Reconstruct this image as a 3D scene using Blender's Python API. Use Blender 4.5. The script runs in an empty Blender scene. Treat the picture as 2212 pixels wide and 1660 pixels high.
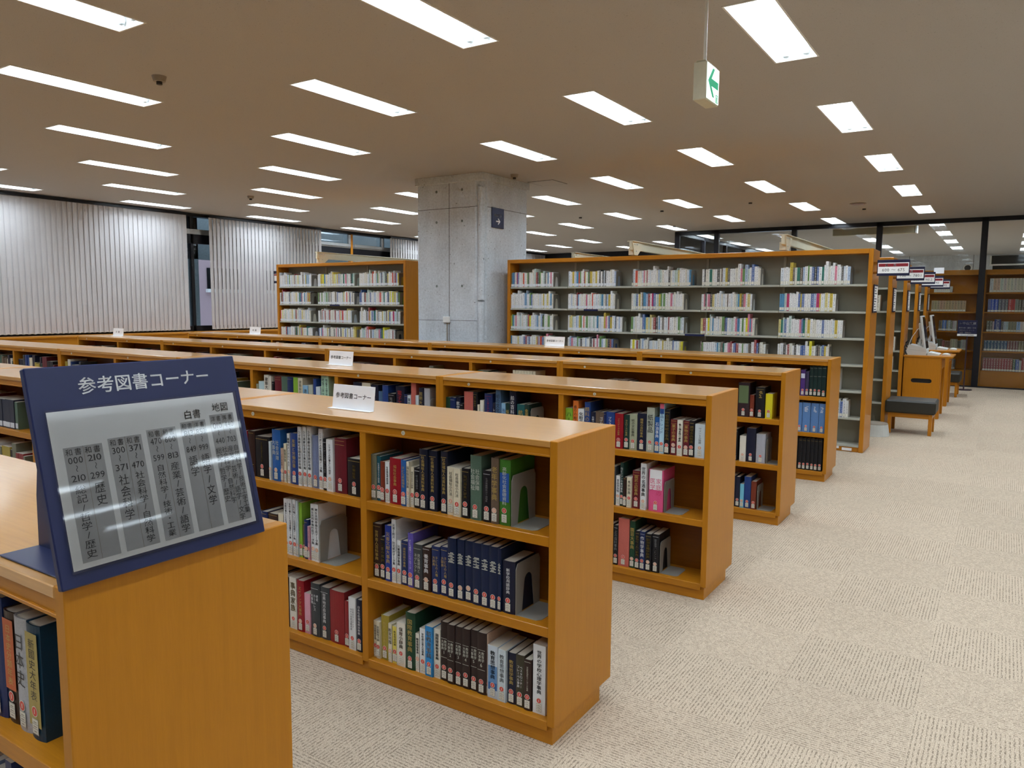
import bpy, bmesh, math, random
from mathutils import Vector, Matrix
random.seed(7)
R = random.random
SC = bpy.context.scene
COL = SC.collection

# ------------------------------------------------------------------ camera, world, exposure
CAM = (1.2487, -2.2053, 1.5627)
def cam_matrix(yaw=-0.5767, pitch=-0.1047, roll=0.0066):
    cy, sy, cp, sp = math.cos(yaw), math.sin(yaw), math.cos(pitch), math.sin(pitch)
    f = Vector((sy*cp, cy*cp, sp)); r = Vector((cy, -sy, 0)); u = r.cross(f)
    cr, sr = math.cos(roll), math.sin(roll)
    r2 = r*cr + u*sr; u2 = u*cr - r*sr
    m = Matrix((r2, u2, -f)).transposed().to_4x4(); m.translation = Vector(CAM)
    return m
cd = bpy.data.cameras.new('camera'); cam = bpy.data.objects.new('camera', cd); COL.objects.link(cam)
cd.sensor_width = 36.0; cd.lens = 36.0*1635.41/2212; cd.clip_end = 200
cam.matrix_world = cam_matrix(); SC.camera = cam
SC.view_settings.view_transform = 'Standard'; SC.view_settings.look = 'None'
SC.view_settings.gamma = 1.0; SC.view_settings.use_curve_mapping = False
SC.view_settings.exposure = 0.0
FIX_W = 16.2           # watts of one ceiling fixture
w = bpy.data.worlds.new('overcast_sky'); SC.world = w; w.use_nodes = True
w.node_tree.nodes['Background'].inputs[0].default_value = (0.62, 0.78, 1.0, 1)
w.node_tree.nodes['Background'].inputs[1].default_value = 2.0
H_CEIL = 3.3
cy_ = SC.cycles
cy_.max_bounces = 5; cy_.diffuse_bounces = 4; cy_.glossy_bounces = 3; cy_.transmission_bounces = 2; cy_.transparent_max_bounces = 8
cy_.caustics_reflective = False; cy_.caustics_refractive = False; cy_.use_adaptive_sampling = True; cy_.adaptive_threshold = .12; cy_.adaptive_min_samples = 16
PART_Y = 15.22         # glazed partition
WALL_X = -12.22        # window wall

# ------------------------------------------------------------------ colours and materials
def lin(c):
    return tuple(((v/255)/12.92 if v/255 <= 0.04045 else ((v/255+0.055)/1.055)**2.4) for v in c)
def rgba(c): return (*lin(c), 1.0)
class NT:
    def __init__(s, name):
        s.m = bpy.data.materials.new(name); s.m.use_nodes = True
        s.t = s.m.node_tree; s.n = s.t.nodes; s.b = s.n['Principled BSDF']
    def add(s, ty, **kw):
        n = s.n.new(ty)
        for k, v in kw.items():
            if k.startswith('i_'):
                key = k[2:]; key = int(key) if key.isdigit() else key.replace('_', ' ')
                n.inputs[key].default_value = v
            else: setattr(n, k, v)
        return n
    def link(s, a, b): s.t.links.new(a, b)
    def set(s, **kw):
        for k, v in kw.items(): s.b.inputs[k.replace('_', ' ')].default_value = v
        return s
    def ramp(s, fac, stops):
        r = s.add('ShaderNodeValToRGB'); e = r.color_ramp.elements
        while len(e) < len(stops): e.new(0.5)
        for q, (p, c) in zip(e, stops): q.position = p; q.color = c
        s.link(fac, r.inputs[0]); return r.outputs[0]
    def coords(s, scale=(1, 1, 1), kind='Object'):
        tc = s.add('ShaderNodeTexCoord'); mp = s.add('ShaderNodeMapping')
        mp.inputs['Scale'].default_value = scale
        s.link(tc.outputs[kind], mp.inputs[0]); return mp.outputs[0]
    def noise(s, vec, scale, detail=3, rough=.55):
        n = s.add('ShaderNodeTexNoise', i_Scale=scale, i_Detail=detail, i_Roughness=rough)
        s.link(vec, n.inputs['Vector']); return n.outputs['Fac']
    def math(s, op, a, b=None):
        n = s.add('ShaderNodeMath', operation=op)
        for i, x in enumerate((a, b)):
            if x is None: continue
            if isinstance(x, (int, float)): n.inputs[i].default_value = x
            else: s.link(x, n.inputs[i])
        return n.outputs[0]
    def mixc(s, fac, a, b, blend='MIX'):
        n = s.add('ShaderNodeMix', data_type='RGBA', blend_type=blend)
        for i, x in ((0, fac), (6, a), (7, b)):
            if isinstance(x, (int, float)): n.inputs[i].default_value = x
            elif isinstance(x, tuple): n.inputs[i].default_value = x
            else: s.link(x, n.inputs[i])
        return n.outputs[2]
    def bump(s, h, strength=.2, dist=.002):
        b = s.add('ShaderNodeBump', i_Strength=strength, i_Distance=dist)
        s.link(h, b.inputs['Height']); s.link(b.outputs[0], s.b.inputs['Normal'])
M = {}
def plain(name, c, rough=.5, metal=0., var=.06, scale=30, **kw):
    t = NT(name); v = t.coords()
    f = t.noise(v, scale, 2)
    a = tuple(x*(1-var) for x in lin(c)) + (1,); b = tuple(min(1, x*(1+var)) for x in lin(c)) + (1,)
    t.link(t.ramp(f, [(.3, a), (.7, b)]), t.b.inputs['Base Color'])
    t.set(Roughness=rough, Metallic=metal, **kw); M[name] = t.m; return t
def wood(name, c, scale, rough=.3, coat=.3, coat_rough=.12, var=.12, spec=.22):
    t = NT(name); v = t.coords(scale)
    f1 = t.noise(v, 6, 5, .6); f2 = t.noise(v, 42, 3, .6)
    f = t.math('ADD', t.math('MULTIPLY', f1, .65), t.math('MULTIPLY', f2, .35))
    base = lin(c)
    a = tuple(x*k for x, k in zip(base, (1-var, 1-var*1.25, 1-var*1.5))) + (1,)
    b = tuple(min(1, x*(1+var*.8)) for x in base) + (1,)
    t.link(t.ramp(f, [(.34, a), (.66, b)]), t.b.inputs['Base Color'])
    t.set(Roughness=rough, Coat_Weight=coat, Coat_Roughness=coat_rough, Specular_IOR_Level=spec)
    t.bump(f2, .05, .0006); M[name] = t.m
WOODC = (184, 120, 26)
wood('wood_x', WOODC, (.8, 14, 14), rough=.36, coat=.15, coat_rough=.18)
wood('wood_top', (200, 146, 76), (.7, 16, 16), spec=.5, rough=.30, coat=.75, coat_rough=.11, var=.09)
wood('wood_z', WOODC, (14, 14, .7), rough=.38, coat=.08, coat_rough=.2, var=.07)
wood('wood_y', WOODC, (14, .8, 14), rough=.36, coat=.25, coat_rough=.2)
wood('wood_orange_z', (190, 122, 30), (14, 14, .7), rough=.34, coat=.2, coat_rough=.15, var=.09)
wood('wood_orange_x', (190, 122, 30), (.8, 14, 14), rough=.34, coat=.2, coat_rough=.15, var=.09)
wood('wood_dark_shade_x', (128, 76, 10), (.8, 14, 14), rough=.4, coat=.1)  # bay shade painted into the back panel colour; plain dark brown on brackets, grille
plain('steel_grey', (150, 149, 134), .45, .0, .03, 8)
plain('steel_shelf', (178, 178, 164), .4, .0, .03, 8)
plain('bookend_grey', (150, 147, 138), .42, .1, .03)
plain('white_paint', (232, 232, 228), .45, 0, .02)
plain('cream_paint', (206, 202, 178), .5, 0, .03)
plain('black_frame', (22, 23, 30), .35, .2, .1)
plain('navy_panel', (25, 34, 76), .38, 0, .04)
plain('navy_dark', (24, 28, 62), .4, 0, .05)
plain('paper_white', (247, 246, 243), .6, 0, .015)
plain('placard_white', (240, 241, 243), .35, 0, .01)
plain('placard_grey', (186, 186, 186), .6, 0, .015)
plain('text_black', (28, 28, 32), .5, 0, 0)
plain('text_white', (252, 252, 252), .5, 0, 0)
plain('sign_red', (140, 24, 36), .5, 0, .03)
plain('pages', (212, 204, 186), .8, 0, .06, 60)
plain('sticker_red', (214, 74, 62), .5, 0, .03)
plain('sticker_pale', (222, 168, 140), .5, 0, .03)
plain('label_white', (222, 220, 206), .5, 0, .03)
plain('label_line', (92, 94, 96), .5, 0, .05)
plain('socket_grey', (196, 208, 212), .5, 0, .03)
plain('seat_vinyl', (42, 39, 30), .5, 0, .08)
plain('plastic_grey', (204, 204, 198), .45, 0, .03)
plain('plastic_dark', (40, 42, 46), .4, 0, .05)
plain('screen_black', (14, 15, 18), .15, 0, .02)
plain('cable_black', (24, 24, 26), .5, 0, .05)
plain('bronze', (70, 52, 62), .4, .4, .05)
plain('detector_grey', (150, 138, 122), .5, 0, .03)
plain('detector_dark', (40, 34, 30), .6, 0, .05)
plain('wall_plaster', (196, 190, 178), .8, 0, .04, 4)
plain('chain_cream', (226, 220, 196), .5, 0, .02)
plain('brushed', (190, 192, 192), .3, .7, .04)
def emit(name, c, s):
    t = NT(name); t.set(Base_Color=rgba(c), Emission_Color=rgba(c), Emission_Strength=s); M[name] = t.m
emit('tube_glow', (240, 247, 255), 9.0)
emit('exit_glow', (226, 240, 240), 1.1)
emit('exit_green', (0, 164, 112), .55)
for k in ('tube_glow', 'exit_glow', 'exit_green'): M[k].cycles.emission_sampling = 'NONE'
t = NT('trough_white'); t.set(Base_Color=rgba((246, 250, 250)), Roughness=.35); M['trough_white'] = t.m
# per-object colour for book covers and lettering
t = NT('book_cloth'); oi = t.add('ShaderNodeObjectInfo'); v = t.coords()
f = t.noise(v, 260, 2); t.link(t.mixc(.14, oi.outputs['Color'], t.ramp(f, [(.2, (0, 0, 0, 1)), (.8, (1, 1, 1, 1))]), 'OVERLAY'), t.b.inputs['Base Color'])
t.set(Roughness=.42); t.b.inputs['Specular IOR Level'].default_value = .35; M['book_cloth'] = t.m
t = NT('book_print'); oi = t.add('ShaderNodeObjectInfo'); v = t.coords()
f = t.noise(v, 400, 1); t.link(t.mixc(.08, oi.outputs['Color'], t.ramp(f, [(.2, (0, 0, 0, 1)), (.8, (1, 1, 1, 1))]), 'OVERLAY'), t.b.inputs['Base Color'])
t.set(Roughness=.4); M['book_print'] = t.m
# small books: colour per face and printed flecks down the middle of the spine (uv: x across the spine, y up)
def small_book(name, use_attr):
    t = NT(name)
    if use_attr:
        a = t.add('ShaderNodeVertexColor', layer_name='col'); base = a.outputs[0]
    else:
        a = t.add('ShaderNodeObjectInfo'); base = a.outputs['Color']
    uv = t.add('ShaderNodeUVMap', uv_map='uv'); mp = t.add('ShaderNodeMapping'); mp.inputs['Scale'].default_value = (2.6, 230, 1)
    t.link(uv.outputs[0], mp.inputs[0])
    n = t.noise(mp.outputs[0], 1.0, 1, .5)
    sx = t.add('ShaderNodeSeparateXYZ'); t.link(uv.outputs[0], sx.inputs[0])
    mid = t.math('LESS_THAN', t.math('ABSOLUTE', t.math('SUBTRACT', sx.outputs[0], 100.5)), .26)   # print zone: u runs 100..101 across the spine
    fl = t.math('MULTIPLY', t.math('GREATER_THAN', n, .52), mid)
    lum = t.add('ShaderNodeRGBToBW'); t.link(base, lum.inputs[0])
    ink = t.mixc(t.math('GREATER_THAN', lum.outputs[0], .16), (.75, .72, .6, 1), (.03, .03, .04, 1))
    t.link(t.mixc(t.math('MULTIPLY', fl, .7), base, ink), t.b.inputs['Base Color'])
    t.set(Roughness=.45); M[name] = t.m
small_book('small_book', False); small_book('small_book_attr', True)

def carpet():
    t = NT('carpet'); tc = t.add('ShaderNodeTexCoord')
    p = tc.outputs['Object']
    def mp(sc):
        q = t.add('ShaderNodeMapping'); q.inputs['Scale'].default_value = sc; t.link(p, q.inputs[0]); return q.outputs[0]
    wv = t.add('ShaderNodeTexWave', wave_type='BANDS', bands_direction='Y', i_Scale=1.0, i_Distortion=.9, i_Detail=2.0, i_Detail_Scale=3.0)
    t.link(mp((22, 22, 22)), wv.inputs['Vector'])
    rib = wv.outputs['Fac']
    loop = t.noise(mp((190, 300, 100)), 1.0, 2, .65)
    fleck = t.noise(mp((60, 170, 100)), 1.0, 2, .75)
    patch = t.noise(mp((10, 40, 20)), 1.0, 3, .6)
    groove = t.math('LESS_THAN', t.math('ADD', rib, t.math('MULTIPLY', t.math('SUBTRACT', patch, .5), 1.5)), .30)
    dark = t.math('MULTIPLY', groove, t.math('GREATER_THAN', fleck, .49))
    base = t.ramp(loop, [(.25, rgba((150, 132, 111))), (.5, rgba((192, 173, 150))), (.75, rgba((230, 214, 192)))])
    c = t.mixc(t.math('MULTIPLY', dark, .62), base, rgba((92, 77, 64)))
    oi = t.add('ShaderNodeObjectInfo')
    k = t.math('ADD', t.math('MULTIPLY', oi.outputs['Random'], .07), .955)
    hsv = t.add('ShaderNodeHueSaturation'); t.link(c, hsv.inputs['Color']); t.link(k, hsv.inputs['Value'])
    t.link(hsv.outputs[0], t.b.inputs['Base Color'])
    h = t.math('ADD', t.math('MULTIPLY', rib, .25), t.math('MULTIPLY', loop, .9))
    t.bump(t.math('SUBTRACT', h, t.math('MULTIPLY', dark, .5)), .5, .003)
    t.set(Roughness=.95); t.b.inputs['Specular IOR Level'].default_value = .1
    M['carpet'] = t.m
carpet()
t = NT('ceiling_board'); v = t.coords()
f = t.noise(v, 160, 3, .7); g = t.noise(v, 1.2, 3); sp = t.noise(v, 75, 1)
c = t.ramp(f, [(.3, rgba((176, 172, 168))), (.7, rgba((188, 185, 181)))])
c = t.mixc(t.math('MULTIPLY', t.math('LESS_THAN', sp, .27), .5), c, rgba((128, 122, 116)))
c = t.mixc(t.math('MULTIPLY', g, .12), c, rgba((170, 168, 164)))
t.link(c, t.b.inputs['Base Color']); t.bump(f, .5, .002); t.set(Roughness=.9); M['ceiling_board'] = t.m
def concrete(name, c):
    t = NT(name); v = t.coords()
    a = t.noise(v, 2.2, 5, .62); b = t.noise(v, 38, 4, .6); h = t.noise(v, 30, 1); d = t.noise(t.coords((5, 5, .5)), 2.0, 3)
    k = lin(c)
    s = t.math('ADD', t.math('MULTIPLY', a, .34), t.math('ADD', t.math('MULTIPLY', b, .48), t.math('MULTIPLY', d, .18)))
    col = t.ramp(s, [(.34, tuple(x*.74 for x in k)+(1,)), (.66, tuple(min(1, x*1.16) for x in k)+(1,))])
    hole = t.math('LESS_THAN', h, .25)
    col = t.mixc(t.math('MULTIPLY', hole, .6), col, (.035, .037, .037, 1))
    t.link(col, t.b.inputs['Base Color']); t.set(Roughness=.75)
    t.bump(t.math('SUBTRACT', b, hole), .25, .004); M[name] = t.m
concrete('concrete', (206, 213, 219)); concrete('concrete_out', (120, 130, 130))
t = NT('blind_cloth'); v = t.coords((60, 60, 14)); f = t.noise(v, 6, 3)
t.link(t.ramp(f, [(.3, rgba((193, 189, 188))), (.7, rgba((205, 201, 200)))]), t.b.inputs['Base Color'])
t.set(Roughness=.85)
tr = t.add('ShaderNodeBsdfTranslucent'); tr.inputs[0].default_value = rgba((206, 206, 210))
mx = t.add('ShaderNodeMixShader', i_0=.05); out = t.n['Material Output']
t.link(t.b.outputs[0], mx.inputs[1]); t.link(tr.outputs[0], mx.inputs[2]); t.link(mx.outputs[0], out.inputs[0]); M['blind_cloth'] = t.m
t = NT('glass')
gl = t.add('ShaderNodeBsdfGlossy'); gl.inputs['Roughness'].default_value = .01; gl.inputs['Color'].default_value = (.9, .95, 1, 1)
tp = t.add('ShaderNodeBsdfTransparent'); tp.inputs[0].default_value = (.97, .985, .985, 1)
fr = t.add('ShaderNodeFresnel', i_IOR=1.32); mx = t.add('ShaderNodeMixShader')
t.link(fr.outputs[0], mx.inputs[0]); t.link(tp.outputs[0], mx.inputs[1]); t.link(gl.outputs[0], mx.inputs[2])
t.link(mx.outputs[0], t.n['Material Output'].inputs[0]); M['glass'] = t.m
t = NT('outside_brick'); v = t.coords()
bk = t.add('ShaderNodeTexBrick', i_Scale=3.2, i_Mortar_Size=.012)
bk.inputs['Color1'].default_value = rgba((176, 128, 132)); bk.inputs['Color2'].default_value = rgba((190, 146, 148)); bk.inputs['Mortar'].default_value = rgba((186, 160, 164))
mpn = t.add('ShaderNodeMapping'); mpn.inputs['Rotation'].default_value = (math.pi/2, 0, math.pi/2); t.link(v, mpn.inputs[0]); t.link(mpn.outputs[0], bk.inputs['Vector'])
t.link(bk.outputs[0], t.b.inputs['Base Color']); t.set(Roughness=.9); M['outside_brick'] = t.m
plain('outside_ground', (150, 150, 146), .9)

# ------------------------------------------------------------------ mesh helpers
def mesh_from(name, verts, faces, mats, fmat=None, smooth=False):
    me = bpy.data.meshes.new(name); me.from_pydata(verts, [], faces)
    for m in mats: me.materials.append(M[m] if isinstance(m, str) else m)
    if fmat: me.polygons.foreach_set('material_index', fmat)
    if smooth: me.polygons.foreach_set('use_smooth', [True]*len(faces))
    me.update(); return me
class MB:
    def __init__(s): s.v = []; s.f = []; s.mi = []
    def quad(s, a, b, c, d, m=0):
        n = len(s.v); s.v += [a, b, c, d]; s.f.append((n, n+1, n+2, n+3)); s.mi.append(m)
    def box(s, x0, x1, y0, y1, z0, z1, m=0, c=0.0):
        if x1 < x0: x0, x1 = x1, x0
        if c <= 0:
            n = len(s.v)
            s.v += [(x0,y0,z0),(x1,y0,z0),(x1,y1,z0),(x0,y1,z0),(x0,y0,z1),(x1,y0,z1),(x1,y1,z1),(x0,y1,z1)]
            s.f += [tuple(n+i for i in q) for q in ((0,3,2,1),(4,5,6,7),(0,1,5,4),(1,2,6,5),(2,3,7,6),(3,0,4,7))]
            s.mi += [m]*6; return s
        # chamfered box: 24 verts
        bm = bmesh.new(); bmesh.ops.create_cube(bm, size=1)
        for q in bm.verts: q.co = Vector(((x0+x1)/2+q.co.x*(x1-x0), (y0+y1)/2+q.co.y*(y1-y0), (z0+z1)/2+q.co.z*(z1-z0)))
        c = min(c, abs(x1-x0)*.4, abs(y1-y0)*.4, abs(z1-z0)*.4)
        bmesh.ops.bevel(bm, geom=list(bm.edges), offset=c, segments=1, affect='EDGES', profile=.5)
        n = len(s.v); bm.verts.index_update()
        s.v += [tuple(q.co) for q in bm.verts]; s.f += [tuple(n+q.index for q in fc.verts) for fc in bm.faces]; s.mi += [m]*len(bm.faces)
        bm.free(); return s
    def cyl(s, p, axis, r, h, seg=16, m=0, r2=None):
        """cylinder from point p along axis ('x','y','z') length h."""
        r2 = r if r2 is None else r2; n = len(s.v); P = Vector(p)
        ax = {'x': Vector((1,0,0)), 'y': Vector((0,1,0)), 'z': Vector((0,0,1))}[axis] if isinstance(axis, str) else Vector(axis).normalized()
        u = ax.orthogonal().normalized(); w_ = ax.cross(u)
        for k, (rr, hh) in enumerate(((r, 0), (r2, h))):
            for i in range(seg):
                a = 2*math.pi*i/seg; s.v.append(tuple(P + ax*hh + u*(rr*math.cos(a)) + w_*(rr*math.sin(a))))
        for i in range(seg):
            j = (i+1) % seg; s.f.append((n+i, n+j, n+seg+j, n+seg+i)); s.mi.append(m)
        s.f.append(tuple(n+i for i in reversed(range(seg)))); s.mi.append(m)
        s.f.append(tuple(n+seg+i for i in range(seg))); s.mi.append(m); return s
    def prism(s, poly, axis, a0, a1, m=0):
        """extrude a 2-D polygon along axis; polygon coordinates are the two other axes in xyz order."""
        n = len(s.v); k = len(poly)
        for a in (a0, a1):
            for (p, q) in poly:
                s.v.append({'x': (a, p, q), 'y': (p, a, q), 'z': (p, q, a)}[axis])
        for i in range(k):
            j = (i+1) % k; s.f.append((n+i, n+j, n+k+j, n+k+i)); s.mi.append(m)
        s.f.append(tuple(n+i for i in reversed(range(k)))); s.mi.append(m)
        s.f.append(tuple(n+k+i for i in range(k))); s.mi.append(m); return s
    def tube(s, pts, r, seg=8, m=0):
        n = len(s.v); P = [Vector(p) for p in pts]
        for i, p in enumerate(P):
            d = (P[min(i+1, len(P)-1)] - P[max(i-1, 0)]).normalized(); u = d.orthogonal().normalized(); w_ = d.cross(u)
            if i and u.dot(pu) < 0: u = -u; w_ = -w_
            pu = u
            for k in range(seg):
                a = 2*math.pi*k/seg; s.v.append(tuple(p + u*(r*math.cos(a)) + w_*(r*math.sin(a))))
        for i in range(len(P)-1):
            for k in range(seg):
                j = (k+1) % seg; s.f.append((n+i*seg+k, n+i*seg+j, n+(i+1)*seg+j, n+(i+1)*seg+k)); s.mi.append(m)
        s.f.append(tuple(n+k for k in reversed(range(seg)))); s.mi.append(m)
        s.f.append(tuple(n+(len(P)-1)*seg+k for k in range(seg))); s.mi.append(m); return s
    def mesh(s, name, mats, smooth=False):
        if isinstance(mats, str): mats = [mats]
        me = mesh_from(name, s.v, s.f, mats, s.mi, smooth)
        bm = bmesh.new(); bm.from_mesh(me); bmesh.ops.recalc_face_normals(bm, faces=bm.faces); bm.to_mesh(me); bm.free()
        return me
def obj(name, me, parent=None, loc=(0, 0, 0), rot=None):
    o = bpy.data.objects.new(name, me); COL.objects.link(o); o.location = loc
    if rot: o.rotation_euler = rot
    if parent: o.parent = parent
    return o
def tag(o, label, cat, group=None, kind=None):
    o['label'] = label; o['category'] = cat
    if group: o['group'] = group
    if kind: o['kind'] = kind
    return o
def root(name, loc, label, cat, group=None, rot=None):
    o = obj(name, None, None, loc, rot); o.empty_display_size = .1
    return tag(o, label, cat, group)
def struct(name, me, label, cat, loc=(0, 0, 0)):
    return tag(obj(name, me, None, loc), label, cat, None, 'structure')
_bc = {}
def boxpart(name, parent, x0, x1, y0, y1, z0, z1, mat, c=.0015):
    """a box as its own part; alike boxes share their mesh (origin at the min corner)."""
    if x1 < x0: x0, x1 = x1, x0
    key = (round(x1-x0, 4), round(y1-y0, 4), round(z1-z0, 4), mat, c)
    if key not in _bc: _bc[key] = MB().box(0, x1-x0, 0, y1-y0, 0, z1-z0, 0, c).mesh(name, mat)
    return obj(name, _bc[key], parent, (x0, y0, z0))
ORD = 'first second third fourth fifth sixth seventh eighth ninth tenth eleventh twelfth thirteenth fourteenth fifteenth sixteenth seventeenth eighteenth nineteenth twentieth'.split()
_T = 'twenty thirty forty fifty sixty'.split()
def ordw(i):
    if i < 20: return ORD[i]
    t, u = divmod(i+1, 10)
    return (_T[t-2][:-1] + 'ieth') if u == 0 else _T[t-2] + '-' + ORD[u-1]

# ------------------------------------------------------------------ lettering
GLYPH = {}
def load_glyphs(chars):
    tmp = []
    for ch in sorted(set(chars) - set(' ') - set(GLYPH)):
        for bold in (0,):
            c = bpy.data.curves.new('glyph', 'FONT'); c.body = ch; c.resolution_u = 2; c.fill_mode = 'FRONT'
            c.offset = .0
            o = bpy.data.objects.new('glyph', c); COL.objects.link(o); tmp.append((ch, bold, o, c))
    dg = bpy.context.evaluated_depsgraph_get(); dg.update()
    for ch, bold, o, c in tmp:
        me = bpy.data.meshes.new_from_object(o.evaluated_get(dg))
        vs = [(v.co.x, v.co.y) for v in me.vertices]; fs = [tuple(p.vertices) for p in me.polygons]
        xs = [v[0] for v in vs] or [0]; ys = [v[1] for v in vs] or [0]
        GLYPH[ch, 0] = (vs, fs, min(xs), max(xs), min(ys), max(ys)); v2, f2 = [], []
        for dx, dy in ((-.014, 0), (.014, 0), (0, -.008), (0, .008)):
            n = len(v2); v2 += [(a+dx, b+dy) for a, b in vs]; f2 += [tuple(n+i for i in q) for q in fs]
        GLYPH[ch, 1] = (v2, f2, min(xs)-.014, max(xs)+.014, min(ys), max(ys))
        bpy.data.meshes.remove(me); bpy.data.objects.remove(o); bpy.data.curves.remove(c)
def is_wide(ch): return ord(ch) > 0x2000
def text_h(text, size, bold=0, gap=1.0, squeeze=1.0):
    """2-D verts and faces of a horizontal line, centred at 0,0; size = glyph cell."""
    vs, fs, x = [], [], 0.0
    for ch in text:
        if ch == ' ': x += .35*gap; continue
        g = GLYPH[ch, bold]; wide = is_wide(ch)
        adv = 1.0 if wide else (g[3]-g[2])+.1
        k = 1.0/1.02 if wide else 1.0
        ox = x + ((adv-(g[3]-g[2])*k)/2 - g[2]*k)
        n = len(vs); vs += [(ox+a*k, b*k) for a, b in g[0]]; fs += [tuple(n+i for i in q) for q in g[1]]
        x += adv*gap
    if not vs: return [], []
    y0 = min(b for a, b in vs); y1 = max(b for a, b in vs)
    return [((a-x/2)*size*squeeze, (b-(y0+y1)/2)*size) for a, b in vs], fs
def text_v(text, size, bold=0, gap=1.02):
    """vertical line: first glyph at the top (y=0 downwards), centred on x=0."""
    vs, fs = [], []
    for i, ch in enumerate(text):
        if ch == ' ': continue
        g = GLYPH[ch, bold]; cx, cy = (g[2]+g[3])/2, (g[4]+g[5])/2
        n = len(vs); yy = -(i+.5)*gap
        for a, b in g[0]:
            dx, dy = a-cx, b-cy
            if ch in 'ー～~': dx, dy = dy, -dx
            vs.append((dx*size, (yy+dy)*size))
        fs += [tuple(n+j for j in q) for q in g[1]]
    return vs, fs
def flat(vs2, fs, fn):
    return [fn(a, b) for a, b in vs2], fs

# ------------------------------------------------------------------ room shell
XR, YN, YF = 14.0, -7.0, 27.4
fl = struct('floor', MB().box(WALL_X-.2, XR, YN, YF, -.12, -.0005).mesh('floor', 'carpet'), 'beige looped carpet floor of the reading room', 'floor')
TS = .5
tile_me = MB().box(-TS/2+.0002, TS/2-.0002, -TS/2+.0002, TS/2-.0002, -.006, 0).mesh('carpet_tile', 'carpet')
MI = cam.matrix_world.inverted()
def ndc(p):
    q = MI @ Vector(p)
    if q.z > -.1: return None
    return (q.x/-q.z*1635.41/1106, q.y/-q.z*1635.41/830, -q.z)
cand = []
for i in range(-12, 14):
    for j in range(-4, 34):
        cx, cy = .047+TS*(i+.5), 1.0+TS*(j+.5)
        if cy > 14.9: continue
        hid = False
        for y0 in (-1.61, 0, 1.608, 3.252, 4.88):      # wholly under or behind a bookcase row
            if cx < -.3 and y0-.1 < cy < y0+1.5 and not (y0 == -1.61 and cx > -1.7 and cy > -.6): hid = True
        if cx < -.6 and cy > 2.0: hid = True
        d = ndc((cx, cy, 0))
        if d and abs(d[0]) < 1.25 and d[1] > -1.35 and not hid: cand.append((d[2], i, j, cx, cy))
cand.sort()
for d, i, j, cx, cy in cand[:300]:
    obj('carpet_tile', tile_me, fl, (cx, cy, 0), (0, 0, (math.pi/2 if (i+j) % 2 else 0) + (math.pi if random.random() < .5 else 0)))
# ceiling lattice of lights: columns k, lights j
LXT = [-.11, -1.83, -3.52, -5.18, -6.84, -8.48, -10.07, -11.63]
LX = lambda k: LXT[k] if k >= 0 else -.11-1.70*k
LY = lambda k, j: 2.94 + 1.165*k + 2.6*j
FW, FL_ = .285, 1.21
COLX, COLY, COLW, COLD = -5.235, 6.712, 1.11, 1.11
lights = []
for k in range(-7, 8):
    for j in range(-9, 10):
        x, y = LX(k), LY(k, j)
        if not (-4.6 < y < 26.3) or (y < -1.6 and x < -7.5) or (y > 14 and x > 3.5) or (x > 5.5 and not -1 < y < 5.2): continue
        if abs(x-COLX) < .8 and abs(y-COLY) < 1.25: continue
        if abs(y-PART_Y) < .66: continue
        if x < -5.6 and y > 19.8: continue
        lights.append((k, j, x, y))
cm = MB(); cols = sorted({l[0] for l in lights}, key=lambda k: LX(k))
xprev = WALL_X-.2
def slab(x0, x1, y0, y1):
    cm.box(x0, x1, y0, y1, H_CEIL, H_CEIL+.12)
for k in cols:
    x = LX(k); slab(xprev, x-FW/2, YN, YF); y0 = YN
    for y in sorted(l[3] for l in lights if l[0] == k):
        slab(x-FW/2, x+FW/2, y0, y-FL_/2); y0 = y+FL_/2
    slab(x-FW/2, x+FW/2, y0, YF); xprev = x+FW/2
slab(xprev, XR, YN, YF)
struct('ceiling', cm.mesh('ceiling', 'ceiling_board'), 'warm beige speckled acoustic ceiling with recessed lights', 'ceiling')
# walls out of the picture and far away
struct('wall_back', MB().box(WALL_X-.2, XR, YN-.2, YN, 0, H_CEIL).mesh('wall_back', 'wall_plaster'), 'plain plaster wall behind the reading room', 'wall')
struct('wall_right', MB().box(XR, XR+.2, YN, YF, 0, H_CEIL).mesh('wall_right', 'wall_plaster'), 'plain plaster wall beside the aisle', 'wall')
fw = struct('wall_far', MB().box(-5.55, XR, YF, YF+.2, 0, H_CEIL).mesh('wall_far', 'concrete'), 'board marked concrete wall of the room behind the glass', 'wall')
for x in (-3.6, -1.7, .2, 2.1, 4.0):
    boxpart('joint_line', fw, x, x+.012, YF-.004, YF, 0, H_CEIL, 'detector_dark', 0)
struct('wall_end', MB().box(WALL_X-.2, -5.55, 20.6, 20.8, 0, 2.95).box(WALL_X-.2, -5.55, 20.5, 20.8, 2.95, H_CEIL, 1).mesh('wall_end', ['wall_plaster', 'black_frame']), 'plaster end wall under a black header band', 'wall')

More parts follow.
